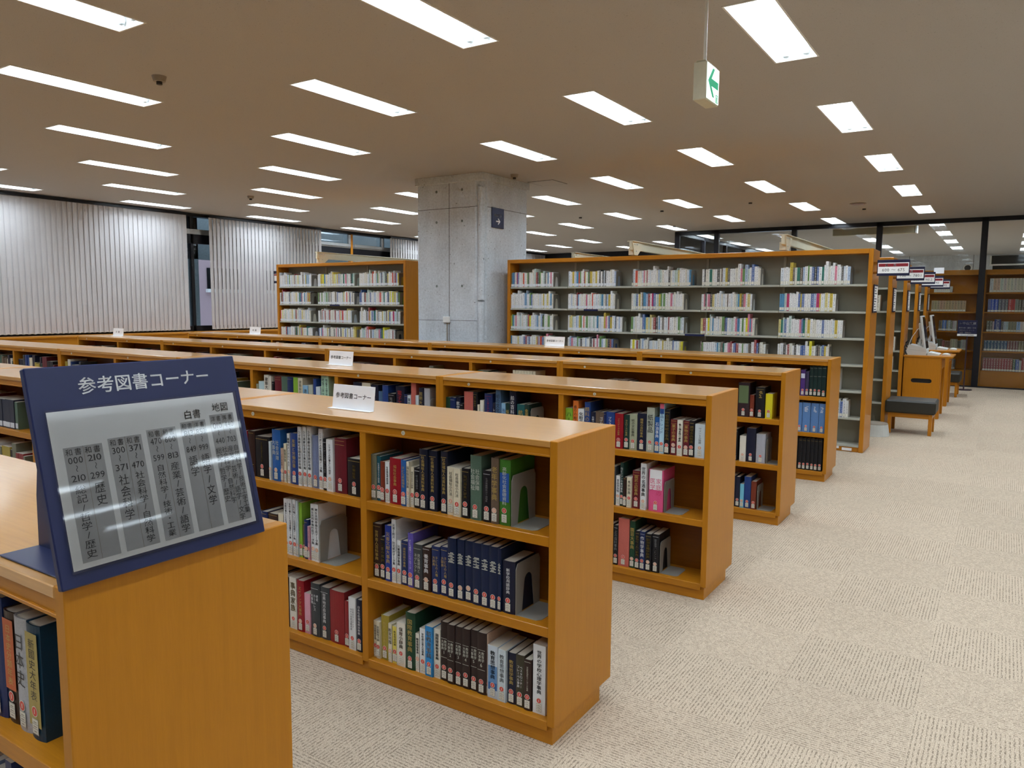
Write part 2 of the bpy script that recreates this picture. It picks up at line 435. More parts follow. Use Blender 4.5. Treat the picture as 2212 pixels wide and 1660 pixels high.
# fluorescent fixtures
tr = MB(); W2, L2, DP = FW/2, FL_/2, .125
def shell(b, w, l, z0, z1, th=.004):
    b.box(-w, -w+th, -l, l, z0, z1); b.box(w-th, w, -l, l, z0, z1); b.box(-w+th, w-th, -l, -l+th, z0, z1); b.box(-w+th, w-th, l-th, l, z0, z1)
shell(tr, W2, L2, 0, DP); tr.box(-W2, W2, -L2, L2, DP, DP+.004)
tr_me = tr.mesh('trough', 'trough_white')
rm = MB(); shell(rm, W2+.008, L2+.008, -.004, 0, .012); rim_me = rm.mesh('rim', 'white_paint')
tube_me = MB().cyl((0, -.555, .09), 'y', .016, 1.11, 10).mesh('tube', 'tube_glow', True)
sock_me = MB().box(-.02, .02, -.014, .014, -.072, .03, 0, .004).cyl((0, 0, -.045), 'y', .021, .018, 10).mesh('socket', 'socket_grey')
LD = bpy.data.lights.new('fluorescent', 'AREA'); LD.shape = 'RECTANGLE'; LD.size = .235; LD.size_y = 1.0; LD.energy = FIX_W; LD.spread = math.radians(150); LD.color = (.80, .93, 1.06)
seen_cnt = {}
for (k, j, x, y) in sorted(lights, key=lambda l: (l[0], l[3])):
    d = ndc((x, y, H_CEIL)); vis = d and abs(d[0]) < 1.1 and abs(d[1]) < 1.15
    if vis:
        n = seen_cnt.get(k, 0); seen_cnt[k] = n+1
        side = 'counted from the aisle' if k >= 0 else 'beyond the aisle'
        lb = f'recessed fluorescent ceiling light, {ordw(n)} light in {ordw(k if k >= 0 else -k-1)} line {side}'
    else:
        n = seen_cnt.get('out', 0); seen_cnt['out'] = n+1; lb = f'recessed fluorescent ceiling light beyond the picture edge, {ordw(n)} of those'
    r = root('ceiling_light', (x, y, H_CEIL), lb, 'ceiling light', 'recessed ceiling lights')
    obj('trough', tr_me, r); obj('rim', rim_me, r)
    for sx in (-1, 1):
        obj('tube', tube_me, r, (sx*.068, 0, 0))
        if vis:
            for sy in (-1, 1): obj('socket', sock_me, r, (sx*.068, sy*.575, .09))
    lo = bpy.data.objects.new('lamp_light', LD); COL.objects.link(lo); lo.location = (0, 0, .066); lo.parent = r

# window wall
SILL = 1.0
bay = [(-6.8, 6.99), (7.05, 11.33), (11.40, 15.6), (15.66, 20.5)]
wl = MB().box(WALL_X-.2, WALL_X, YN, 20.6, 0, SILL-.04)
wl.box(WALL_X-.2, WALL_X, YN, 20.6, 3.24, H_CEIL, 1)
struct('wall_left', wl.mesh('wall_left', ['wall_plaster', 'black_frame']), 'low plaster wall below the long window', 'wall')
wi = root('window_1', (WALL_X-.12, 0, 0), 'long black framed window with panes behind vertical blinds', 'window'); wi['kind'] = 'structure'
for y in (-3.4, .2, 3.8, 6.6, 7.02, 9.2, 12.5, 15.6, 18.2, 20.5):
    boxpart('mullion', wi, -.03, .05, y-.035, y+.035, SILL-.04, 3.24, 'black_frame', .003)
boxpart('mullion', wi, -.03, .07, 11.33, 11.40, SILL-.04, 3.24, 'wood_orange_z', .003)
for z0, z1 in ((SILL-.04, SILL+.1), (2.72, 2.90)):
    boxpart('transom', wi, -.03, .05, YN, 20.5, z0, z1, 'black_frame', .003)
boxpart('transom', wi, -.02, .06, YN, 20.5, 2.90, 3.0, 'brushed', .003)
ys = [-6.9, -3.4, .2, 3.8, 6.6, 7.02, 9.2, 11.36, 12.5, 15.6, 18.2, 20.5]
for a, b in zip(ys, ys[1:]):
    boxpart('pane', wi, 0, .006, a+.036, b-.036, SILL+.1, 2.72, 'glass', 0)
    boxpart('pane', wi, 0, .006, a+.036, b-.036, 3.0, 3.24, 'glass', 0)
for a, b in ((10.25, 11.30), (11.43, 12.46)):     # tilting top lights with pale sashes
    f = obj('sash', MB().box(0, .05, a, b, 2.93, 3.0, 0, .003).box(0, .05, b-.07, b, 3.0, 3.22, 0, .003).mesh('sash', 'brushed'), wi, (.05, 0, 0))
# window ledge
lg = root('window_ledge', (WALL_X, 0, 0), 'long wooden ledge below the window blinds', 'ledge')
boxpart('ledge_top', lg, 0, .46, YN+.1, 20.4, .965, .995, 'wood_y', .003)
boxpart('ledge_front', lg, .40, .43, YN+.1, 20.4, 0, .965, 'wood_y', .002)
# vertical blinds
def blind(y0, y1, pitch, width, ang, label, zlo=1.03):
    r = root('vertical_blind', (WALL_X+.09, y0, 0), label, 'blind', 'vertical blinds at the long window')
    boxpart('headrail', r, -.03, .03, 0, y1-y0, 3.235, 3.285, 'black_frame', .003)
    b = MB(); seg = 4
    for i in range(seg):
        def P(t): return ((t-.5)*width, .0008*(1-(2*t-1)**2))
        p, q = P(i/seg), P((i+1)/seg)
        b.quad((p[1], p[0], zlo), (q[1], q[0], zlo), (q[1], q[0], 3.235), (p[1], p[0], 3.235))
        b.quad((p[1]-.0012, p[0], zlo), (p[1]-.0012, p[0], 3.235), (q[1]-.0012, q[0], 3.235), (q[1]-.0012, q[0], zlo))
    b.box(.001, .006, -width/2, width/2, zlo, zlo+.035, 0)
    me = mesh_from('slat', b.v, b.f, ['blind_cloth'])
    n = int((y1-y0)/pitch)
    for i in range(n):
        y = (i+.5)*(y1-y0)/n
        obj('slat', me, r, (random.uniform(-.0006, .0006), y, 0), (random.uniform(-.0006, .0006), 0, math.radians(ang + random.uniform(-.5, .5))))
    c = MB()
    for i in range(n):
        y = (i+.5)*(y1-y0)/n; yy = y+(y1-y0)/n
        if yy > y1-y0: break
        for sx in (-.02, .022): c.tube([(sx, y, zlo+.012), (sx, (y+yy)/2, zlo-.006), (sx, yy, zlo+.012)], .0022, 4)
    o = obj('bottom_chain', c.mesh('bottom_chain', 'chain_cream'), r)
    return r
blind(-1.0, 6.80, .0885, .1, 7, 'closed pale vertical blind covering the first window')
blind(7.29, 10.25, .092, .1, 11, 'half open vertical blind beside the bare window strip')
blind(12.58, 13.75, .092, .1, 11, 'short half open vertical blind past the tilted top windows')
blind(15.8, 20.4, .092, .1, 12, 'closed vertical blind at the far corner of the window wall')
# outside the window
op = struct('wall_outside', MB().box(-13.75, -13.6, 5.2, 8.05, -1, 5).box(-13.75, -13.6, 5.2, 21, 2.50, 5).mesh('wall_outside', 'concrete_out'), 'grey concrete pier and lintel outside the window', 'wall')
bb = root('brick_building', (-18.0, 13.0, 0), 'pink brick building seen through the bare window strip', 'building')
obj('facade', MB().box(-.5, 0, -2.6, 9, -3, 4.5).mesh('facade', 'outside_brick'), bb)
for y in (-1.66, .4, 2.6):
    wn = boxpart('window', bb, 0, .03, y, y+1.1, 1.95, 2.55, 'screen_black', .004); boxpart('sill', wn, 0, .12, -.05, 1.15, -.1, 0, 'white_paint', .004)
struct('ground_outside', MB().box(-40, WALL_X-.25, -25, 40, -3.2, -3.0).mesh('ground_outside', 'outside_ground'), 'paved ground outside the window', 'ground')

# concrete column
cr = root('column', (COLX, COLY, 0), 'square fair faced concrete column with a sign', 'column'); cr['kind'] = 'structure'
cw, cdp = COLW/2, COLD/2
poly = [(-cw, -cdp), (cw-.115, -cdp), (cw-.085, -cdp+.03), (cw-.03, -cdp+.085), (cw, -cdp+.115), (cw, cdp), (-cw, cdp)]
obj('shaft', MB().prism(poly, 'z', 0, 3.2).mesh('shaft', 'concrete'), cr)
obj('cap', MB().box(-cw-.03, cw+.03, -cdp-.03, cdp+.03, 3.2, H_CEIL, 0, .004).mesh('cap', 'concrete'), cr)
obj('corner_strip', MB().cyl((cw-.052, -cdp+.052, 1.62), 'z', .05, 1.5, 20).cyl((cw-.054, -cdp+.054, 0), 'z', .048, 1.6, 20).mesh('corner_strip', 'concrete', False), cr)
boxpart('joint_line', cr, -.004, .004, -cdp-.0006, -cdp, 0, 3.2, 'detector_dark', 0)
boxpart('joint_line', cr, -cw, cw-.08, -cdp-.0006, -cdp, 2.862, 2.868, 'detector_dark', 0)
boxpart('joint_line', cr, cw, cw+.0006, -cdp+.12, cdp, 2.862, 2.868, 'detector_dark', 0)
boxpart('joint_line', cr, -cw, cw-.08, -cdp-.0006, -cdp, 1.335, 1.340, 'detector_dark', 0)
hole = MB(); 
for i in range(16):
    a0, a1 = 2*math.pi*i/16, 2*math.pi*(i+1)/16
    hole.quad((.022*math.cos(a0), 0, .022*math.sin(a0)), (.022*math.cos(a1), 0, .022*math.sin(a1)), (.014*math.cos(a1), .02, .014*math.sin(a1)), (.014*math.cos(a0), .02, .014*math.sin(a0)))
hm = MB().cyl((0, -.0012, 0), 'y', .018, .004, 16).mesh('form_tie', 'concrete_out')
for z in (3.1, 2.685, 1.81):
    for x in (-.22, .22): obj('form_tie', hm, cr, (x, -cdp, z))
# glazed partition
gp = root('partition_1', (0, PART_Y, 0), 'black framed glass partition at the far end of the aisle', 'partition'); gp['kind'] = 'structure'
PX = [-5.42, -4.47, -2.75, -1.06, .79, 2.6, 4.4, 6.2, 8.0, 9.8, 11.6, 14.0]
for x in PX: boxpart('post', gp, x-.055, x+.055, -.05, .05, 0, H_CEIL, 'black_frame', .004)
boxpart('header', gp, PX[0], PX[-1], -.05, .05, H_CEIL-.085, H_CEIL, 'black_frame', .004)
boxpart('threshold', gp, PX[0], PX[-1], -.05, .05, 0, .02, 'black_frame', .003)
for a, b in zip(PX, PX[1:]): boxpart('pane', gp, a+.055, b-.055, -.005, .005, .02, H_CEIL-.085, 'glass', 0)
boxpart('header', gp, PX[0]-.055, PX[0]+.055, .05, 12.1, H_CEIL-.085, H_CEIL, 'black_frame', .004)
for y in (1.8, 3.6, 5.4): boxpart('post', gp, PX[0]-.055, PX[0]+.055, y-.05, y+.05, 0, H_CEIL, 'black_frame', .004)
boxpart('pane', gp, PX[0]-.005, PX[0]+.005, .05, 5.4, .02, H_CEIL-.085, 'glass', 0)
wz = root('window_2', (0, YF, 0), 'dark pane in a white frame above the bookcases behind the glass', 'window'); wz['kind'] = 'structure'
boxpart('frame', wz, .66, 4.6, -.05, 0, 2.93, 2.98, 'white_paint'); boxpart('frame', wz, .66, .71, -.05, 0, 2.98, 3.25, 'white_paint')
boxpart('frame', wz, 4.55, 4.6, -.05, 0, 2.98, 3.25, 'white_paint'); boxpart('pane', wz, .71, 4.55, -.03, -.01, 2.98, 3.25, 'screen_black')
boxpart('lower_pane', wz, .75, 4.5, -.03, -.01, 2.80, 2.93, 'screen_black')
ck = root('wall_clock', (.05, YF-.05, 2.87), 'round dark faced clock with white rim on the concrete wall', 'clock')
obj('rim', MB().cyl((0, 0, 0), 'y', .125, .05, 28).mesh('rim', 'white_paint'), ck); obj('face', MB().cyl((0, -.01, 0), 'y', .092, .02, 28).mesh('face', 'plastic_dark'), ck)
sc = root('screen_case', (-.47, 15.75, 3.12), 'long cream roller screen case under the ceiling behind the glass', 'screen case')
boxpart('case_body', sc, -1.6, 0, 0, .14, -.02, .13, 'cream_paint', .01); boxpart('case_end', sc, 0, .05, -.01, .15, -.03, .14, 'white_paint', .01)

# ------------------------------------------------------------------ low wooden bookcases
D = .456; SHELF = [.762, .434, .088]
plate_me = MB().cyl((0, 0, 0), 'y', .009, .002, 18).box(-.0018, .0018, -.0008, 0, -.004, .004, 1).mesh('number_plate', ['cream_paint', 'detector_grey'])
def low_bookcase(xr, xl, nb, y, label):
    L = xr-xl; r = root('low_bookcase', (xr, y, 0), label, 'bookcase', 'low wooden bookcases in rows')
    for x in (-.03, -L): boxpart('end_panel', r, x, x+.03, 0, D, .072, 1.1, 'wood_z', .002)
    boxpart('plinth', r, -L+.013, -.013, .013, D-.07, 0, .075, 'wood_x', .001)
    boxpart('top_panel', r, -L+.03, -.03, -.001, D+.001, 1.077, 1.0995, 'wood_top', .002)
    boxpart('back_panel', r, -L+.03, -.03, D/2-.006, D/2+.006, .072, 1.077, 'wood_dark_shade_x', 0)
    for ya, yb in ((.006, .024), (D-.024, D-.006)): boxpart('fascia', r, -L+.03, -.03, ya, yb, 1.046, 1.077, 'wood_x', .001)
    boxpart('trim', r, -L+.03, -.03, .001, .024, 1.043, 1.050, 'wood_x', .001)
    bw = (L-.03*2-.034*(nb-1))/nb; bays = []
    for i in range(nb):
        x0 = -L+.03+i*(bw+.034)
        bays.append((xr+x0, xr+x0+bw))
        if i < nb-1: boxpart('divider', r, x0+bw, x0+bw+.034, .004, D-.004, .072, 1.046, 'wood_z', .0015)
        for z in SHELF:
            boxpart('shelf', r, x0, x0+bw, .003, D/2-.006, z-.036, z, 'wood_x', .0015)
            boxpart('shelf', r, x0, x0+bw, D/2+.006, D-.003, z-.036, z, 'wood_x', .0015)
        obj('number_plate', plate_me, r, (x0+.2, .004, 1.062))
    return bays
ROWS = {'first': (-1.61, [0, -1.82, -4.56], [2, 3]), 'second': (0, [0, -1.82, -4.56, -7.3], [2, 3, 3]),
        'third': (1.608, [0, -1.79, -4.6, -6.57, -9.4], [2, 3, 2, 3]), 'fourth': (3.252, [-.02, -1.83, -4.57, -7.45, -9.42], [2, 3, 3, 2]),
        'fifth': (4.88, [-.017, -1.83, -4.545, -6.43, -9.35], [2, 3, 2, 3])}
BAYS = {}
for rn, (y, xs, nbs) in ROWS.items():
    bl = []
    for i, nb in enumerate(nbs):
        where = 'at the aisle end' if i == 0 else f'{ordw(i)} unit in from the aisle'
        bl += sorted(low_bookcase(xs[i], xs[i+1], nb, y, f'low wooden bookcase unit of the {rn} row, {where}'), reverse=True)
    BAYS[rn] = bl      # bay 0 is next to the aisle

# ------------------------------------------------------------------ reference books
COLOR = dict(olive=(112,112,92), teal=(30,84,96), rust=(120,52,34), white=(226,227,226), red=(150,24,36), blue=(38,92,158), cream=(222,212,184),
 black=(24,25,30), navy2=(24,30,48), sage=(84,108,92), taupe=(106,88,72), green=(62,116,40), brown=(52,34,30), blue2=(36,58,140), navy=(30,46,92),
 violet=(96,84,168), charcoal=(62,66,68), navy3=(22,36,66), ink=(28,32,52), mustard=(168,148,56), yellow=(226,206,92), ivory=(224,218,202),
 dgreen=(28,66,46), sky=(48,140,204), brown2=(46,32,30), tan=(190,160,138), bluewhite=(196,206,214), paleblue=(204,216,220), olivedark=(64,60,46),
 maroon=(104,30,40), slate=(116,126,156), blue3=(38,66,128), lime=(134,178,56), pink=(220,160,176), red2=(140,36,40), silver=(176,176,180),
 navyteal=(22,58,80), orange=(224,122,52), dgreen2=(30,56,50), sagelight=(164,168,140), sagepale=(176,182,166), pinkblue=(176,212,228), pinkbox=(222,88,136),
 salmon=(196,104,92), slateblue=(78,108,140), paleblue2=(140,184,214), tealdark=(34,92,92), tealwhite=(190,214,216), mint=(176,214,186),
 brown3=(52,36,40), yellow2=(222,208,40), silver2=(168,170,178), sky2=(120,196,222), purple=(76,48,116), inkpurple=(58,52,80), dgreen3=(22,44,42), steel=(92,132,186),
 brownlabel=(58,40,30), gold=(190,164,92), pale=(206,208,196), greenpale=(120,150,90))
CNAME = dict(brownlabel='brown with orange label', olive='olive grey', teal='dark teal', rust='reddish brown', navy2='dark navy', sage='grey green', taupe='taupe brown', blue2='royal blue', navy3='deep navy',
 ink='blue black', brown2='dark brown', bluewhite='white and blue', paleblue='pale blue', olivedark='dark olive', slate='slate blue', blue3='strong blue', red2='brick red',
 navyteal='navy with gold spine', dgreen='dark green', dgreen2='blackish green', sagelight='pale olive', sagepale='pale sage', pinkblue='light blue and pink', pinkbox='pink and white boxed',
 salmon='salmon red', slateblue='muted blue', paleblue2='light blue', tealdark='deep teal', tealwhite='white and teal', brown3='purple brown', yellow2='bright yellow',
 silver='silver grey', silver2='light grey', sky='bright blue', sky2='sky blue', inkpurple='dark violet', dgreen3='very dark green', steel='steel blue', charcoal='charcoal grey')
# extra blocks of colour on a spine: (from, to) as shares of its height, colour
PANEL = {'pinkbox': [(.52, 1.0, (232,230,230))], 'bluewhite': [(.30, .62, (96,140,186)), (.16, .30, (40,96,160))], 'pinkblue': [(.9, 1.0, (226,110,140)), (.8, .9, (40,90,160))],
 'green': [(.36, .80, (36,84,160))], 'brownlabel': [(.30, .93, (190,84,26))], 'navyteal': [(.12, .93, (170,150,78))], 'brown3': [(.40, .92, (100,118,82))], 'purple': [(.68, .86, (206,208,226))]}
BAND = {'navy2': [.90], 'brown': [.95, .26], 'brown2': [.72, .40], 'black': [.93], 'dgreen3': [.93, .66], 'navy3': [], 'navy': [.93], 'maroon': [.95, .88], 'charcoal': [.9]}
def cover_mesh(w, h, d, hard):
    """cover: rounded spine at the front (-y) and two boards; sits at x 0..w, z 0..h."""
    b = MB(); th = .0026 if hard else .0012; bulge = min(.005, w*.09) if hard else 0.0; n = 6
    sp = [(w*i/n, -bulge*(1-(2*i/n-1)**2)) for i in range(n+1)]
    inn = [(max(th, min(w-th, x)), y+th) for x, y in sp]
    for i in range(n):
        (x0, y0), (x1, y1) = sp[i], sp[i+1]; (a0, c0), (a1, c1) = inn[i], inn[i+1]
        b.quad((x0,y0,0), (x1,y1,0), (x1,y1,h), (x0,y0,h)); b.quad((x0,y0,h), (x1,y1,h), (a1,c1,h), (a0,c0,h)); b.quad((a0,c0,h), (a1,c1,h), (a1,c1,0), (a0,c0,0))
    b.box(0, th, 0, d, 0, h); b.box(w-th, w, 0, d, 0, h)
    me = mesh_from('cover', b.v, b.f, ['book_cloth']); return me, bulge
_pm = {}
sticker_me, sticker2_me, label_me = None, None, None
def disc(b, r, y, seg, m):
    n = len(b.v); b.v += [(r*math.cos(2*math.pi*i/seg), y, r*math.sin(2*math.pi*i/seg)) for i in range(seg)]
    b.f.append(tuple(n+i for i in range(seg))); b.mi.append(m)
for nm, mat in (('a', 'sticker_red'), ('b', 'sticker_pale')):
    b = MB(); disc(b, .0105, 0, 18, 0); disc(b, .0089, -.0002, 18, 1); b.box(-.0012, .0012, -.0004, -.0003, -.0045, .0045, 0)
    me = mesh_from('round_sticker', b.v, b.f, ['label_white', mat], b.mi)
    if nm == 'a': sticker_me = me
    else: sticker2_me = me
b = MB(); b.quad((-.0109,-.0001,0), (.0109,-.0001,0), (.0109,-.0001,.030), (-.0109,-.0001,.030), 0); b.quad((-.0113,-.00005,-.0004), (.0113,-.00005,-.0004), (.0113,-.00005,.0304), (-.0113,-.00005,.0304), 1); b.quad((-.0103,-.0002,.0008), (.0103,-.0002,.0008), (.0103,-.0002,.0292), (-.0103,-.0002,.0292), 1)
for z in (.0105, .0195): b.quad((-.0095,-.0004,z), (.0095,-.0004,z), (.0095,-.0004,z+.0008), (-.0095,-.0004,z+.0008), 0)
for z, k in ((.0045, .5), (.014, .7), (.0225, .6)): b.quad((-.009*k,-.0004,z), (.009*k,-.0004,z), (.009*k,-.0004,z+.0018), (-.009*k,-.0004,z+.0018), 2)
label_me = mesh_from('call_label', b.v, b.f, ['label_line', 'label_white', 'detector_grey'], b.mi)
page_me = MB().box(0, 1, 0, 1, 0, 1).mesh('page_block', 'pages')
def quadmesh(rects, y):
    b = MB()
    for x0, x1, z0, z1 in rects: b.quad((x0,y,z0), (x1,y,z0), (x1,y,z1), (x0,y,z1))
    return b.v, b.f
def make_book(x, y, z, w, h, col, title, tcol, label, group, sticker=True, name='reference_book'):
    d = min(.165, .62*h+.02) if h > .15 else .12
    hard = col not in ('white', 'cream', 'ivory', 'paleblue', 'pink', 'sky', 'bluewhite', 'lime', 'paleblue2', 'mint', 'yellow')
    me, bulge = cover_mesh(w, h, d, hard)
    o = obj(name, me, None, (x, y+bulge, z), (0, 0, 0)); o.color = rgba(COLOR[col]); tag(o, label, 'book', group)
    th = .0026 if hard else .0012; ins = .004 if hard else .0
    p = obj('page_block', page_me, o, (th, .004, ins*.6)); p.scale = (w-2*th, d-.006, h-ins-.0006)
    yt = -bulge-.0009
    for (a, c, cc) in PANEL.get(col, []):
        v, f = quadmesh([(w*.08, w*.92, h*a, h*c)], yt+.0003); q = obj('spine_panel', mesh_from('spine_panel', v, f, ['book_print']), o); q.color = rgba(cc)
    if title or col in BAND:
        base = .075 if sticker else .02
        V, F = [], []
        if title == '#':
            rl = [(w*(.5-.3*R()), w*(.5+.3*R()), h*.86-i*.0075, h*.86-i*.0075+.0035) for i in range(7)]
            v, f = quadmesh(rl, yt); V, F = v, f
        elif '|' in title:
            cl = title.split('|'); num = cl.pop() if cl[-1].isdigit() else ''; nc = len(cl); m_ = max(map(len, cl))
            top = h*.70 if col == 'brown2' else h*.80; size = min(w*.82/nc, (h*.17 if col == 'brown2' else h*.42)/m_)
            for q_, t_ in enumerate(cl):
                v, f = text_v(t_, size, 0); n = len(V)
                V += [(w/2+(nc/2-.5-q_)*size*1.04+a_, yt, top+b_) for a_, b_ in v]; F += [tuple(n+i for i in g) for g in f]
            if num:
                v, f = text_h(num, w*.5, 0); n = len(V); V += [(w/2+a_, yt, top-m_*size*1.03-w*.25+b_) for a_, b_ in v]; F += [tuple(n+i for i in g) for g in f]
        elif title:
            top = h-.018-(.008 if hard else 0); avail = top-base
            if col == 'brown2': top, avail = h*.70, h*.22
            if col == 'navy3': top, avail = h*.55, h*.16
            if title.isascii():
                size = min(w*.5, avail/(len(title)*.52)); v, f = text_h(title, size, 1)
                V = [(w/2+b_, yt, (top+base)/2-a_) for a_, b_ in v]; F = f
            else:
                size = min(w*.78, .034, avail/(len(title)*1.02)); bold = 1 if col in ('white', 'sky', 'bluewhite', 'ivory', 'black') else 0
                v, f = text_v(title, size, bold); k = min(1.25, w*.74/size) if size < w*.6 else 1.0
                off = (avail-len(title)*1.02*size)*.25
                V = [(w/2+a_*k, yt, top-off+b_) for a_, b_ in v]; F = f
        rects = [(w*.1, w*.9, h*zb, h*zb+.0014) for zb in BAND.get(col, [])]
        if col == 'navy3':
            for zz in (.60, .645, .69, .735): rects += [(w*.14, w*.86, h*zz, h*zz+.003), (w*(.2+.3*R()), w*(.55+.3*R()), h*zz+.0045, h*zz+.008)]
        if rects:
            v, f = quadmesh(rects, yt); n = len(V); V = V+v; F = F+[tuple(n+i for i in q) for q in f]
        if V:
            q = obj('title', mesh_from('title', V, F, ['book_print']), o); q.color = rgba(TC.get(tcol, COLOR.get(tcol, (20, 20, 20))))
    if sticker:
        k = min(1.0, w/.026); zz = random.uniform(-.004, .004)
        q = obj('call_label', label_me, o, (w/2, yt-.0004, .010+zz*.4)); q.scale = (k, 1, 1)
        q = obj('round_sticker', sticker2_me if R() < .17 else sticker_me, o, (w/2, yt-.0004, .052+zz)); q.scale = (min(1, w/.021), 1, min(1, w/.021)**.5)
    return o
TC = dict(black=(24,24,28), white=(230,230,230), gold=(188,160,84), pale=(198,200,186), red=(170,40,40), blue=(30,60,130), taupe=(150,120,100), pink=(210,60,110))
